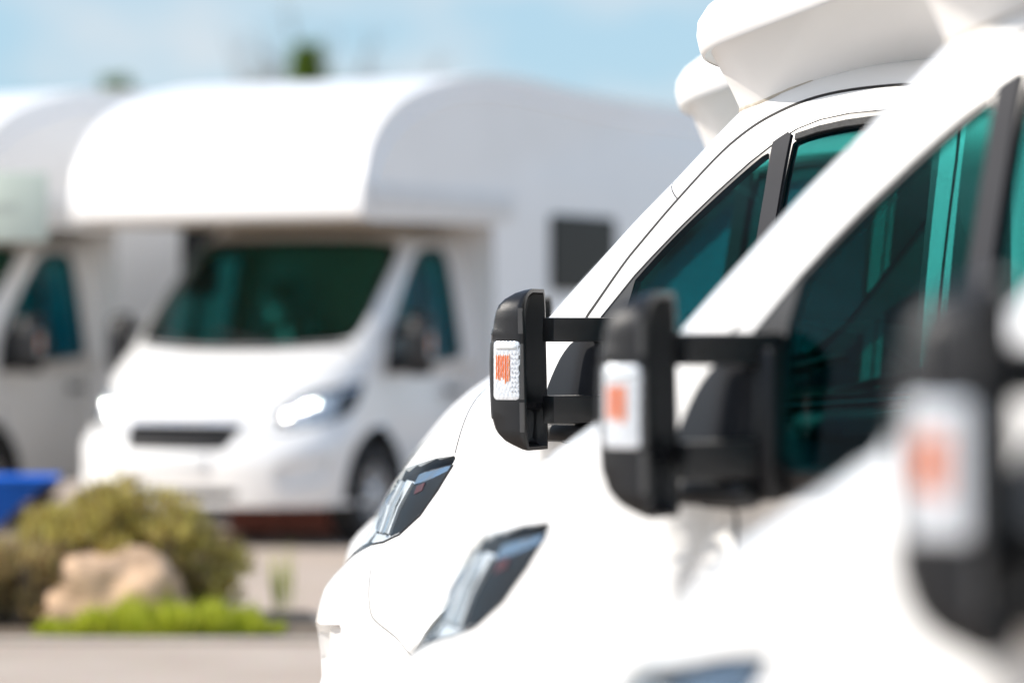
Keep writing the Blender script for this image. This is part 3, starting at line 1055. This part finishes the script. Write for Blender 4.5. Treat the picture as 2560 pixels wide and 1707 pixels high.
def make_cap(root):
    """moulded roof hood over the cab of a low-profile motorhome"""
    NT = 46
    ts = [i / NT for i in range(NT + 1)]
    rings = []
    XR_ = 2.62

    def lipz(x):
        return 2.175 + .266 * (x - CAPX) - .11 * max(0, x - 2.0) ** 2
    base = []
    for t in ts:
        x, y = selip(t, 1.425, .30, .80, 2.7, XR_)
        y *= 1 - .19 * sst(1.64, 2.12, x)
        base.append(Vector((x, y, z_cab(x, y) - .012)))
    lip = []
    for t in ts:
        x, y = selip(t, CAPX, .281, 1.0, 3.5, XR_)
        lip.append(Vector((x, y, lipz(x))))
    lipi = [Vector((l.x + .030 * (1 - t), l.y * .972, l.z + .008)) for l, t in zip(lip, ts)]
    rings.append(base)
    for k, ez in ((.10, .15), (.3, .36), (.5, .56), (.7, .74), (.86, .88), (.95, .96)):
        rings.append([b + Vector(((l.x - b.x) * k, (l.y - b.y) * (k), (l.z - b.z) * ez)) for b, l in zip(base, lipi)])
    lower = rings
    V, F = [], []
    # skirt
    def loft(rs, name, mat, parent, angle=30):
        bm = bmesh.new()
        vl = [[bm.verts.new(p) for p in r_] for r_ in rs]
        vr = [[bm.verts.new((p.x, -p.y, p.z)) for p in r_] for r_ in rs]
        for vv in (vl, vr):
            for a, b in zip(vv[:-1], vv[1:]):
                for k in range(len(a) - 1):
                    bm.faces.new((a[k], a[k + 1], b[k + 1], b[k]) if vv is vl else (a[k], b[k], b[k + 1], a[k + 1]))
        bmesh.ops.remove_doubles(bm, verts=bm.verts, dist=1e-5)
        return bm_obj(name, bm, mat, parent, angle=angle)
    skirt = [r_ for r_ in rings]
    # the underside of the lip steps out
    skirt.append(lipi)
    skirt.append([l + Vector((.004 * (1 - t), -l.y * .004, -.002)) for l, t in zip(lip, ts)])
    cap = empty('roof_hood', parent=root)
    loft(skirt, 'hood_side', M['cap'], cap)
    # upper shell
    sh = []
    for h, ins in ((-.004, .006), (.0, 0.0), (.012, -.004), (.05, -.010), (.085, -.008), (.12, .008), (.15, .042), (.18, .085), (.215, .15), (.25, .24), (.29, .38), (.33, .58), (.36, .80), (.375, .99)):
        row = []
        for t, l in zip(ts, lip):
            x, y = selip(t, CAPX + ins, .281 + ins * .3, max(1.0 - ins * (.55 if ins > .1 else 1), .02) if ins < .9 else .6, 3.4, XR_)
            row.append(Vector((min(x, XR_), y, lipz(max(l.x, CAPX)) + h + (.0 if ins <= 0 else .25 * ins * (1 if h > .1 else 0)))))
        sh.append([Vector((p.x, p.y, p.z if p.z < 2.52 else 2.52 + .22 * math.tanh((p.z - 2.52) / .22))) for p in row])
    # close on the centre line
    last = sh[-1]
    sh.append([Vector((p.x, p.y * .5, p.z + .006)) for p in last])
    sh.append([Vector((p.x, 0, p.z + .008)) for p in last])
    loft(sh, 'hood_shell', M['cap'], cap, angle=50)
    # sealant bead where the hood sits on the cab roof
    bead = []
    for off_, dz in ((-.004, -.004), (-.010, .002), (-.008, .012), (.002, .016)):
        bead.append([b + Vector((off_ if b.y > -.6 else off_ * .3, off_, dz + .006)) for b in base])
    loft(bead, 'sealant_bead', M['gasket'], cap, 60)


CAPX = 1.45


def make_low_profile():
    root = empty('motorhome', 'x', 'motorhome', 'white motorhomes parked side by side')
    make_cab(root)
    for s_, md in ((-1, 'left'), (1, 'right')):
        pk('filler_panel', dens([(2.31, 1.25), (2.545, 1.25), (2.545, 1.98), (2.315, 2.03)], X, .04), M['frame'], root, md, gs=.05, off=.004, skirt=.012)
    make_cap(root)
    hw = 1.13
    prof = [(2.56, .40), (2.56, 2.55), (2.60, 2.68), (2.70, 2.76), (3.4, 2.82), (6.2, 2.80), (6.55, 2.72), (6.66, 2.5), (6.70, .45)]
    make_coach_common(root, hw, 2.56, 6.68, prof, .06, M['coach'])
    for s in (-1, 1):
        coach_window(root, 2.9, 3.75, 1.45, 2.0, hw * s)
        coach_window(root, 5.1, 5.9, 1.45, 2.0, hw * s)
    bm = bmesh.new()
    box(bm, (4.35, 1.13, 1.35), (.62, .03, 1.85), .01)
    bm_obj('entrance_door', bm, M['coach'], root)
    return root


def make_alcove():
    root = empty('motorhome', 'x', 'motorhome', 'white motorhomes with a sleeping alcove above the cab')
    make_cab(root)
    hw = 1.15
    lo = [(2.42, .40), (2.42, 2.235), (2.20, 2.205), (1.2, 2.195), (.62, 2.185), (.50, 2.19)]
    fr = smooth_line([(.50, 2.19), (.44, 2.22), (.43, 2.30), (.45, 2.45), (.53, 2.66), (.68, 2.84), (.92, 2.99), (1.25, 3.10), (1.75, 3.21), (2.3, 3.275), (2.9, 3.29), (3.7, 3.256), (4.7, 3.225), (5.6, 3.235), (6.6, 3.21), (6.86, 3.12), (6.95, 2.9), (6.98, .45)], 2)
    make_coach_common(root, hw, 2.44, 6.95, lo + fr[1:], .085, M['coach'], sel=lambda c: c.z > .5)
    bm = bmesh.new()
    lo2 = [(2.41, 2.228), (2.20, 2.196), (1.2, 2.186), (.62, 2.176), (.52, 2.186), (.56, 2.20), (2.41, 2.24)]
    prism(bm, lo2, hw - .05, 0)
    bm_obj('alcove_floor', bm, M['tan'], root)  # the tan stands in for warm light bounced off the ground
    # lower lip of the alcove on both sides and front corner mouldings
    for s in (-1, 1):
        bm = bmesh.new()
        box(bm, (1.62, (hw + .004) * s, 2.34), (2.16, .03, .19), .012)
        bm_obj('alcove_trim', bm, M['plate'], root)
        coach_window(root, 3.33, 4.45, 1.74, 2.31, hw * s)
        coach_window(root, 5.4, 6.3, 1.74, 2.31, hw * s)
        # edge moulding that follows the arch of the alcove
        ln = smooth_line([(.56, 2.44), (.63, 2.56), (.82, 2.76), (1.2, 2.945), (1.67, 3.075), (2.23, 3.14), (2.8, 3.148), (3.72, 3.108), (4.75, 3.075), (5.9, 3.08), (6.6, 3.05)], 2)
        bm = bmesh.new()
        prev = None
        for i, (x, z) in enumerate(ln):
            a, b = ln[max(i - 1, 0)], ln[min(i + 1, len(ln) - 1)]
            d = Vector((b[0] - a[0], b[1] - a[1])).normalized()
            q = []
            for k in range(6):
                an = math.pi * k / 5
                q.append(bm.verts.new((x - d.y * .016 * math.cos(an), (hw - .002 + .014 * math.sin(an)) * s, z + d.x * .016 * math.cos(an))))
            if prev:
                for k in range(5):
                    bm.faces.new((prev[k], prev[k + 1], q[k + 1], q[k]))
            prev = q
        bm_obj('edge_moulding', bm, M['chrome'], root)
    return root


def place(root, yaw, at, dz=0.0, mirror=(1.17, -1.28)):
    """put a van so that its left door mirror stands at the ground point"""
    c, s = math.cos(yaw), math.sin(yaw)
    mx_, my_ = mirror[0] * c - mirror[1] * s, mirror[0] * s + mirror[1] * c
    root.location = (at[0] - mx_, at[1] - my_, dz)
    root.rotation_euler = (0, 0, yaw)


# ------------------------------------------------------------------ ground and setting
def ground_mat(name, c1, c2, scale, c3=None, bump=.4):
    m, t, b = newmat(name)
    nn, rr, mm = noise_mix(t, b, c1, c2, scale, .3, .7, 6)
    b.inputs['Roughness'].default_value = .9
    tcn = t.nodes.new('ShaderNodeTexCoord')
    n2 = t.nodes.new('ShaderNodeTexNoise')
    n2.inputs['Scale'].default_value = 60
    n2.inputs['Detail'].default_value = 5
    m2 = t.nodes.new('ShaderNodeMix')
    m2.data_type = 'RGBA'
    m2.blend_type = 'MULTIPLY'
    m2.inputs[0].default_value = .5
    t.links.new(tcn.outputs['Object'], n2.inputs['Vector'])
    t.links.new(mm.outputs[2], m2.inputs[6])
    t.links.new(n2.outputs[1], m2.inputs[7])
    t.links.new(m2.outputs[2], b.inputs['Base Color'])
    bb = t.nodes.new('ShaderNodeBump')
    bb.inputs['Strength'].default_value = bump
    bb.inputs['Distance'].default_value = .01
    t.links.new(n2.outputs[0], bb.inputs['Height'])
    t.links.new(bb.outputs[0], b.inputs['Normal'])
    return m


def sheet(name, pts, z, mat, kind='structure'):
    me = bpy.data.meshes.new(name)
    me.from_pydata([(x, y, z) for x, y in pts], [], [tuple(range(len(pts)))])
    o = obj(name, me, mat)
    o['kind'] = kind
    return o


sheet('ground', [(-900, -900), (900, -900), (900, 900), (-900, 900)], 0, ground_mat('beige_gravel', (.56, .44, .345), (.66, .535, .43), .8))
sheet('road', [(-60, -30), (60, -30), (60, 16.0), (-60, 16.0)], .004, ground_mat('grey_asphalt', (.53, .425, .34), (.61, .505, .415), 1.2))
sheet('planting_bed', [(-4.2, 16.25), (-1.02, 16.25), (-.9, 16.6), (-1.05, 17.9), (-4.2, 18.1)], .006, ground_mat('bed_soil', (.16, .12, .08), (.24, .18, .12), 5))
bm = bmesh.new()
box(bm, (0, 16.08, .012), (120, .14, .03), .006)
o = bm_obj('kerb', bm, ground_mat('kerb_stone', (.52, .44, .365), (.60, .515, .43), 3))
o['kind'] = 'structure'

# ------------------------------------------------------------------ vans
van = make_low_profile()
spec = [
    ('white motorhome whose black door mirror with orange indicator stands sharp in the middle', 36, (-.005, 9.2), 0.0),
    ('white motorhome one place nearer, between the sharp mirror and the nearest van', 37.8, (.218, 6.55), -.036),
    ('nearest white motorhome, blurred, its big mirror cut by the right edge', 35.5, (.487, 3.87), -.045),
    ('farthest white motorhome of the near row, mostly hidden behind the one with sharp mirror', 31.7, (.05, 11.35), 0.0),
]
for i, (lab, yaw, at, dz) in enumerate(spec):
    o = van if i == 0 else copy_tree(van)
    o['label'] = lab
    place(o, -R(yaw), at, dz)
# cream panels added behind the farthest van's glass, to brighten the view through it
bm = bmesh.new()
for poly in ([(1.34, 1.23), (1.34, 1.56), (1.47, 1.70), (1.66, 1.875), (1.70, 1.89), (1.67, 1.23)], [(1.77, 1.245), (1.80, 1.93), (1.95, 1.96), (2.19, 1.96), (2.19, 1.26)]):
    x0, x1 = min(p[0] for p in poly), max(p[0] for p in poly)
    top = [p for p in poly]
    n = int((x1 - x0) / .022)
    prev = None
    for i in range(n + 1):
        x = x0 + (x1 - x0) * i / n
        zz = [p0[1] + (p1[1] - p0[1]) * (x - p0[0]) / (p1[0] - p0[0]) for p0, p1 in zip(poly, poly[1:] + poly[:1]) if min(p0[0], p1[0]) <= x <= max(p0[0], p1[0]) and abs(p1[0] - p0[0]) > 1e-6]
        if len(zz) < 2:
            continue
        z0, z1 = min(zz), max(zz)
        dy = .003 * (i % 2)
        a_ = bm.verts.new((x, -(fW(z0) - .07) + dy, z0))
        b_ = bm.verts.new((x, -(fW(z1) - .07) + dy, z1))
        if prev:
            bm.faces.new((prev[0], a_, b_, prev[1]))
        prev = (a_, b_)
bl = bm_obj('bright_backing', bm, M['cream'], o, angle=20)
bl['label'] = 'cream pleated panel added inside the side window to brighten it'
ORDER[0] = ('hole', ARCH_B)
WIND_B = [(0.0, 1.338)] + [Y(y, z) for y, z in [(-.2, 1.34), (-.4, 1.345), (-.6, 1.355), (-.77, 1.37), (-.85, 1.40), (-.868, 1.47), (-.868, 1.6), (-.858, 1.75), (-.842, 1.9), (-.825, 2.0), (-.79, 2.06), (-.6, 2.085), (-.25, 2.09)]] + [(0.0, 2.092)]  # seal and glass widened over the pillar to stand in for its shade
WGLASS_B = [(0.0, 1.355)] + [Y(y, z) for y, z in [(-.2, 1.357), (-.4, 1.362), (-.6, 1.372), (-.785, 1.39), (-.835, 1.42), (-.846, 1.49), (-.845, 1.6), (-.834, 1.75), (-.816, 1.9), (-.795, 2.0), (-.75, 2.045), (-.5, 2.062), (-.25, 2.066)]] + [(0.0, 2.068)]
ORDER = [(n_, {'wglass': WGLASS_B, 'wind': WIND_B}.get(n_, p_)) for n_, p_ in ORDER]
VO, REG = cab_regions()
WHEEL[:] = [.95, .445]
alc = make_alcove()
B_YAW = R(63.6)
alc.location = (-2.231, 23.075, 0)
alc.rotation_euler = (0, 0, B_YAW)
alc['label'] = 'white alcove motorhome facing the camera behind the bush, whole front in view'
a2 = copy_tree(alc)
a2.location = (-2.231 - 2.87, 23.075 + 1.50, 0)
a2['label'] = 'second alcove motorhome at the left edge, half hidden by its neighbour'


# ------------------------------------------------------------------ small things on the ground
rng = random.Random(7)


def leaf_mat(name, cols):
    m, t, b = newmat(name)
    at = t.nodes.new('ShaderNodeAttribute')
    at.attribute_name = 'tone'
    rp_ = t.nodes.new('ShaderNodeValToRGB')
    e = rp_.color_ramp.elements
    e[0].color = (*cols[0], 1)
    e[1].color = (*cols[-1], 1)
    for k, c in enumerate(cols[1:-1]):
        q = e.new((k + 1) / (len(cols) - 1))
        q.color = (*c, 1)
    t.links.new(at.outputs['Fac'], rp_.inputs[0])
    t.links.new(rp_.outputs[0], b.inputs['Base Color'])
    b.inputs['Roughness'].default_value = .6
    tl = t.nodes.new('ShaderNodeBsdfTranslucent')
    t.links.new(rp_.outputs[0], tl.inputs[0])
    ms = t.nodes.new('ShaderNodeMixShader')
    ms.inputs[0].default_value = .3
    t.links.new(b.outputs[0], ms.inputs[1])
    t.links.new(tl.outputs[0], ms.inputs[2])
    t.links.new(ms.outputs[0], t.nodes['Material Output'].inputs[0])
    return m


def leaves(name, pts, mat, parent, kind=None):
    """pts: (position, direction, length, width, tone): one folded leaf each"""
    V, F, T = [], [], []
    for p, d, ln, wd, tone in pts:
        d = d.normalized()
        s = d.cross(Vector((rng.uniform(-1, 1), rng.uniform(-1, 1), rng.uniform(-1, 1))))
        s = s.normalized() if s.length > 1e-6 else Vector((1, 0, 0))
        u = d.cross(s)
        k = len(V)
        V += [p, p + d * ln * .5 + s * wd - u * wd * .3, p + d * ln, p + d * ln * .5 - s * wd - u * wd * .3]
        F += [(k, k + 1, k + 2), (k, k + 2, k + 3)]
        T += [tone] * 4
    me = bpy.data.meshes.new(name)
    me.from_pydata([tuple(v) for v in V], [], F)
    a = me.attributes.new('tone', 'FLOAT', 'POINT')
    a.data.foreach_set('value', T)
    return obj(name, me, mat, parent)


def rand_dir():
    while True:
        v = Vector((rng.uniform(-1, 1), rng.uniform(-1, 1), rng.uniform(-1, 1)))
        if .05 < v.length < 1:
            return v.normalized()


M['bush'] = leaf_mat('olive_leaves', [(.22, .12, .06), (.40, .30, .08), (.58, .52, .12), (.62, .56, .24)])
M['bush2'] = leaf_mat('brown_olive_leaves', [(.28, .17, .09), (.42, .31, .13), (.55, .47, .19)])
M['conifer'] = leaf_mat('conifer_needles', [(.07, .13, .012), (.16, .26, .03), (.28, .38, .07)])
M['spring'] = leaf_mat('spring_leaves', [(.10, .15, .02), (.18, .24, .04), (.26, .30, .07)])
M['grassm'] = leaf_mat('bright_grass', [(.28, .33, .015), (.42, .48, .02), (.58, .57, .06)])
M['bark'] = solid('bark', (.09, .07, .055), .9, var=.3, scale=14, bump=.5, bscale=40)
M['twig'] = solid('bare_twig', (.20, .17, .15), .9, var=.2, scale=14)


def tube(bm, pts, r0, r1, n=6):
    rings = []
    for i, p in enumerate(pts):
        a, b = pts[max(i - 1, 0)], pts[min(i + 1, len(pts) - 1)]
        d = (b - a).normalized()
        s = d.cross(Vector((.3, .9, .1))).normalized()
        u = d.cross(s)
        r_ = r0 + (r1 - r0) * i / (len(pts) - 1)
        rings.append([bm.verts.new(p + (s * math.cos(2 * math.pi * k / n) + u * math.sin(2 * math.pi * k / n)) * r_) for k in range(n)])
    for a, b in zip(rings[:-1], rings[1:]):
        for k in range(n):
            bm.faces.new((a[k], a[(k + 1) % n], b[(k + 1) % n], b[k]))
    bm.faces.new(rings[0][::-1])
    bm.faces.new(rings[-1])


def make_bush(name, label, loc, clumps, n, mat, lsize=(.03, .085)):
    root = empty(name, label, 'bush', loc=loc)
    pts = []
    for _ in range(n):
        c, rad = rng.choice(clumps)
        d = rand_dir()
        k = rng.random() ** .4
        p = Vector(c) + Vector((d.x * rad[0], d.y * rad[1], d.z * rad[2])) * k
        if p.z < .02:
            continue
        pts.append((p, (d * .6 + Vector((0, 0, .9)) + rand_dir() * .5), rng.uniform(*lsize), rng.uniform(.005, .010), min(1, max(0, rng.gauss(.5, .25)))))
    leaves('foliage', pts, mat, root)
    bm = bmesh.new()
    for c, rad in clumps:
        c = Vector(c)
        for _ in range(7):
            e = c + rand_dir() * min(rad) * .9 + Vector((0, 0, rng.uniform(0, .10)))
            b = Vector((c.x * .7 + rng.uniform(-.05, .05), c.y * .7, 0))
            tube(bm, [b, (b + e) / 2 + rand_dir() * .03, e], .008, .003, 5)
    bm_obj('stem', bm, M['bark'], root)
    return root


cl = []
for _ in range(46):
    t = rng.uniform(-1, 1)
    top = .62 - .30 * abs(t + .1) ** 1.8 + rng.uniform(-.05, .06)
    lo_ = .10 if t > .55 else .34
    cl.append(((t * .52, rng.uniform(-.22, .18), rng.uniform(lo_, top)), (rng.uniform(.07, .13), rng.uniform(.08, .13), rng.uniform(.07, .12))))
cl += [((-.06, -.36, .33), (.07, .06, .10)), ((-.02, -.40, .24), (.035, .04, .07)), ((-.30, -.30, .42), (.12, .08, .06)), ((.20, -.28, .44), (.12, .08, .06))]
make_bush('bush', 'olive green bush spilling over the sandy boulder', (-1.90, 17.35, 0), cl, 8600, M['bush'])
cl = [((rng.uniform(-.38, .36), rng.uniform(-.15, .15), rng.uniform(.06, .36)), (rng.uniform(.06, .12), .1, rng.uniform(.06, .12))) for _ in range(34)]
make_bush('bush', 'low brownish bush cut by the left edge, beside the boulder', (-2.62, 17.05, 0), cl, 4200, M['bush2'])

# boulder
def make_rock(name, label, loc, size, seed, mat):
    bm = bmesh.new()
    bmesh.ops.create_icosphere(bm, subdivisions=4, radius=1)
    from mathutils import noise
    for v in bm.verts:
        p = v.co.copy()
        k = 1 + .30 * noise.noise(p * 1.5 + Vector((seed, 0, 0))) + .11 * noise.noise(p * 3.6 + Vector((seed, 2, 0))) + .025 * noise.noise(p * 9)
        # flatten facets
        q = Vector((max(-.82, min(.82, p.x)), max(-.8, min(.8, p.y)), max(-.75, min(.86, p.z))))
        v.co = Vector((q.x * size[0], q.y * size[1], q.z * size[2])) * k
    o = bm_obj(name, bm, mat, angle=50)
    o.location = loc
    return tag(o, label, 'boulder')


sand = solid('sandstone', (.56, .38, .245), .85, var=.28, scale=7, bump=.8, bscale=30)
make_rock('boulder', 'blocky tan boulder half covered by the olive bush', (-1.95, 17.03, .12), (.36, .26, .285), 5.3, sand)

# grass
pts = []
for _ in range(12000):
    x = rng.uniform(-2.3, -1.1)
    f = 1 - abs((x + 1.67) / .62) ** 2
    if f <= 0:
        continue
    y = 16.60 + rng.uniform(-.36, .34) * (0.3 + .7 * f)
    u_ = math.sin(x * 23) * math.sin(x * 9 + y * 6) + .5 * math.sin(x * 61 + y * 20)
    if u_ < rng.uniform(-1.4, .2):
        continue
    h = rng.uniform(.05, .25) * (.25 + .75 * f) * (.6 + .3 * u_)
    pts.append((Vector((x, y, .006)), Vector((rng.gauss(0, .3), rng.gauss(0, .3), 1)), h, rng.uniform(.003, .006), rng.random()))
g = leaves('grass', pts, M['grassm'], None)
tag(g, kind='stuff')
pts = []
for _ in range(22):
    a = rng.gauss(0, .03)
    pts.append((Vector((-1.17 + a, 17.6 + rng.gauss(0, .04), 0)), Vector((a * 3, rng.gauss(0, .15), 1)), rng.uniform(.12, .42), rng.uniform(.004, .008), rng.random()))
g = empty('weed', 'thin pale green weed growing by the wing of the sharp motorhome', 'plant', loc=(0, 0, 0))
leaves('blade', pts, M['grassm'], g)

# blue wheelbarrow behind the bush, nose to the right
wb = empty('wheelbarrow', 'bright blue wheelbarrow behind the bushes at the left edge', 'wheelbarrow', loc=(-2.46, 18.5, 0), rz=R(4))
bm = bmesh.new()
o4 = lambda x0, x1, h, z: [(x0, -h, z), (x1, -h * .8, z), (x1, h * .8, z), (x0, h, z)]
lay = [o4(-.72, -.34, .20, .37), o4(-1.02, 0, .34, .665), o4(-1.05, .03, .365, .675), o4(-1.05, .03, .365, .66), o4(-1.01, -.01, .335, .65), o4(-.71, -.35, .19, .385)]
lv = [[bm.verts.new(p) for p in l] for l in lay]
bm.faces.new(lv[0][::-1])
bm.faces.new(lv[-1])
for a_, b_ in zip(lv[:-1], lv[1:]):
    for k in range(4):
        bm.faces.new((a_[k], a_[(k + 1) % 4], b_[(k + 1) % 4], b_[k]))
bm_obj('tray', bm, solid('blue_plastic', (.004, .13, .60), .4, var=.1), wb)
for sy in (-1, 1):
    bm = bmesh.new()
    tube(bm, [Vector((-.02, .07 * sy, .20)), Vector((-.40, .16 * sy, .35)), Vector((-.80, .22 * sy, .37)), Vector((-1.5, .27 * sy, .62))], .016, .016, 8)
    bm_obj('handle', bm, M['rim'], wb)
    bm = bmesh.new()
    tube(bm, [Vector((-.62, .19 * sy, .36)), Vector((-.72, .21 * sy, 0))], .014, .014, 8)
    bm_obj('leg', bm, M['rim'], wb)
bm = bmesh.new()
lathe(bm, [(.10, -.03), (.17, -.04), (.195, -.02), (.20, 0), (.195, .02), (.17, .04), (.10, .03), (.10, -.03)], n=32, c=(-.02, 0, .20))
bm_obj('wheel', bm, M['tyre'], wb)

# pale sign at the left edge
sg = empty('sign', 'pale greenish notice board on a post, cut by the left edge', 'sign', loc=(-3.0, 20.0, 0))
bm = bmesh.new()
box(bm, (0, 0, 2.17), (.62, .02, .40), .006)
bd = bm_obj('board', bm, solid('sign_board', (.60, .66, .56), .5, var=.03), sg)
bm = bmesh.new()
for k, w_ in enumerate((.22,)):
    box(bm, (.02, -.0115, 2.165), (w_, .003, .05))
bm_obj('print_line', bm, solid('sign_print', (.46, .50, .44), .5), bd)
bm = bmesh.new()
box(bm, (-.22, .035, 1.2), (.05, .05, 2.38), .005)
bm_obj('post', bm, M['rim'], sg)

# reddish timber beam on the ground in front of the alcove van's wheels
bmn = Vector((-1.40, 24.35, 0))
bt = empty('wheel_stop', 'reddish brown timber beam lying under the front of the alcove motorhome', 'beam', loc=(-1.32, 24.2, 0), rz=R(-12))
bm = bmesh.new()
box(bm, (0, 0, .135), (1.34, .20, .19), .012)
bm_obj('beam', bm, solid('red_timber', (.50, .16, .11), .8, var=.25, scale=12, bump=.5, bscale=50), bt)
for x in (-.5, .5):
    bm = bmesh.new()
    box(bm, (x, .0, .02), (.16, .14, .04), .005)
    bm_obj('foot_block', bm, M['under'], bt)

# ------------------------------------------------------------------ trees beyond the vans
def make_conifer(label, x, y, h, w, mat, n=2600):
    root = empty('conifer_tree', label, 'tree', 'trees beyond the motorhomes', loc=(x, y, 0))
    bm = bmesh.new()
    tube(bm, [Vector((0, 0, 0)), Vector((.05, 0, h * .5)), Vector((0, 0, h * .97))], .16, .02, 8)
    bm_obj('trunk', bm, M['bark'], root)
    pts = []
    for _ in range(n):
        t = rng.random() ** .8
        z = h * (.12 + .88 * t)
        a = rng.uniform(0, 2 * math.pi)
        lobes = 1 + .35 * math.sin(a * 3 + z * 2.4) + .25 * math.sin(z * 7 + a)
        r_ = w * (1 - t) ** .8 * lobes * (.35 + .65 * rng.random() ** .5) + .04
        d = Vector((math.cos(a), math.sin(a), .5 + rng.gauss(0, .3)))
        pts.append((Vector((r_ * math.cos(a), r_ * math.sin(a), z)), d, rng.uniform(.18, .34), rng.uniform(.03, .06), min(1, max(0, rng.gauss(.45, .25)))))
    leaves('crown', pts, mat, root)
    return root


def make_bare(label, x, y, h, w, seed, leafn=0):
    r_ = random.Random(seed)
    root = empty('bare_tree', label, 'tree', 'trees beyond the motorhomes', loc=(x, y, 0))
    bm = bmesh.new()
    tube(bm, [Vector((0, 0, 0)), Vector((.1, 0, h * .35)), Vector((0, 0, h * .62))], .17, .08, 8)
    bm_obj('trunk', bm, M['bark'], root)
    bm = bmesh.new()
    tips = []
    for _ in range(34):
        a, el = r_.uniform(0, 6.28), r_.uniform(.35, 1.4)
        b = Vector((0, 0, h * r_.uniform(.28, .62)))
        d = Vector((math.cos(a) * math.cos(el), math.sin(a) * math.cos(el), math.sin(el)))
        ln = r_.uniform(.25, .48) * h
        m_ = b + d * ln * .5 + Vector((0, 0, -.05 * ln))
        e = b + d * ln
        e.x, e.y = max(-w, min(w, e.x)), max(-w, min(w, e.y))
        e.z = min(e.z, h)
        tube(bm, [b, m_, e], .05, .012, 5)
        for _ in range(9):
            t = r_.uniform(.3, 1)
            p = b.lerp(m_, t * 2) if t < .5 else m_.lerp(e, t * 2 - 1)
            q = p + (d + Vector((r_.uniform(-1, 1), r_.uniform(-1, 1), r_.uniform(-.2, 1)))).normalized() * r_.uniform(.3, .9)
            q.z = min(q.z, h + .1)
            tube(bm, [p, (p + q) / 2 + Vector((0, 0, .04)), q], .016, .005, 4)
            tips.append(q)
    bm_obj('crown', bm, M['twig'], root)
    if leafn:
        pts = []
        for _ in range(leafn):
            t = r_.choice(tips)
            pts.append((t + rand_dir() * .3, rand_dir(), rng.uniform(.08, .16), rng.uniform(.02, .04), rng.random()))
        leaves('leaves', pts, M['spring'], root)
    return root


def tx(px, d):
    return (px - 1280) / FPX * d


make_conifer('dark narrow conifer rising highest above the middle of the alcove roof', tx(768, 60), 60, 6.3, .62, M['conifer'])
make_conifer('pale green conifer just right of the highest dark conifer', tx(830, 62), 62, 5.75, .62, M['spring'], 2600)
make_conifer('small lone dark conifer peeping between the two alcove roofs', tx(292, 60), 60, 5.75, .40, M['conifer'], 1700)
make_bare('bare grey tree left of the highest conifer', tx(665, 75), 75, 8.2, 1.6, 1)
make_bare('bare tree directly behind the highest conifer', tx(815, 70), 70, 8.0, 1.1, 2, 150)
make_bare('faint bare tree above the right shoulder of the alcove roof', tx(985, 80), 80, 7.6, 1.0, 3)
make_bare('low leafy bare tree by the roof of the second alcove van', tx(20, 70), 70, 5.9, 1.0, 4, 700)
make_bare('bare tree above the falling roof line, nearest to the row of mirrors', tx(1190, 82), 82, 7.0, .9, 5)
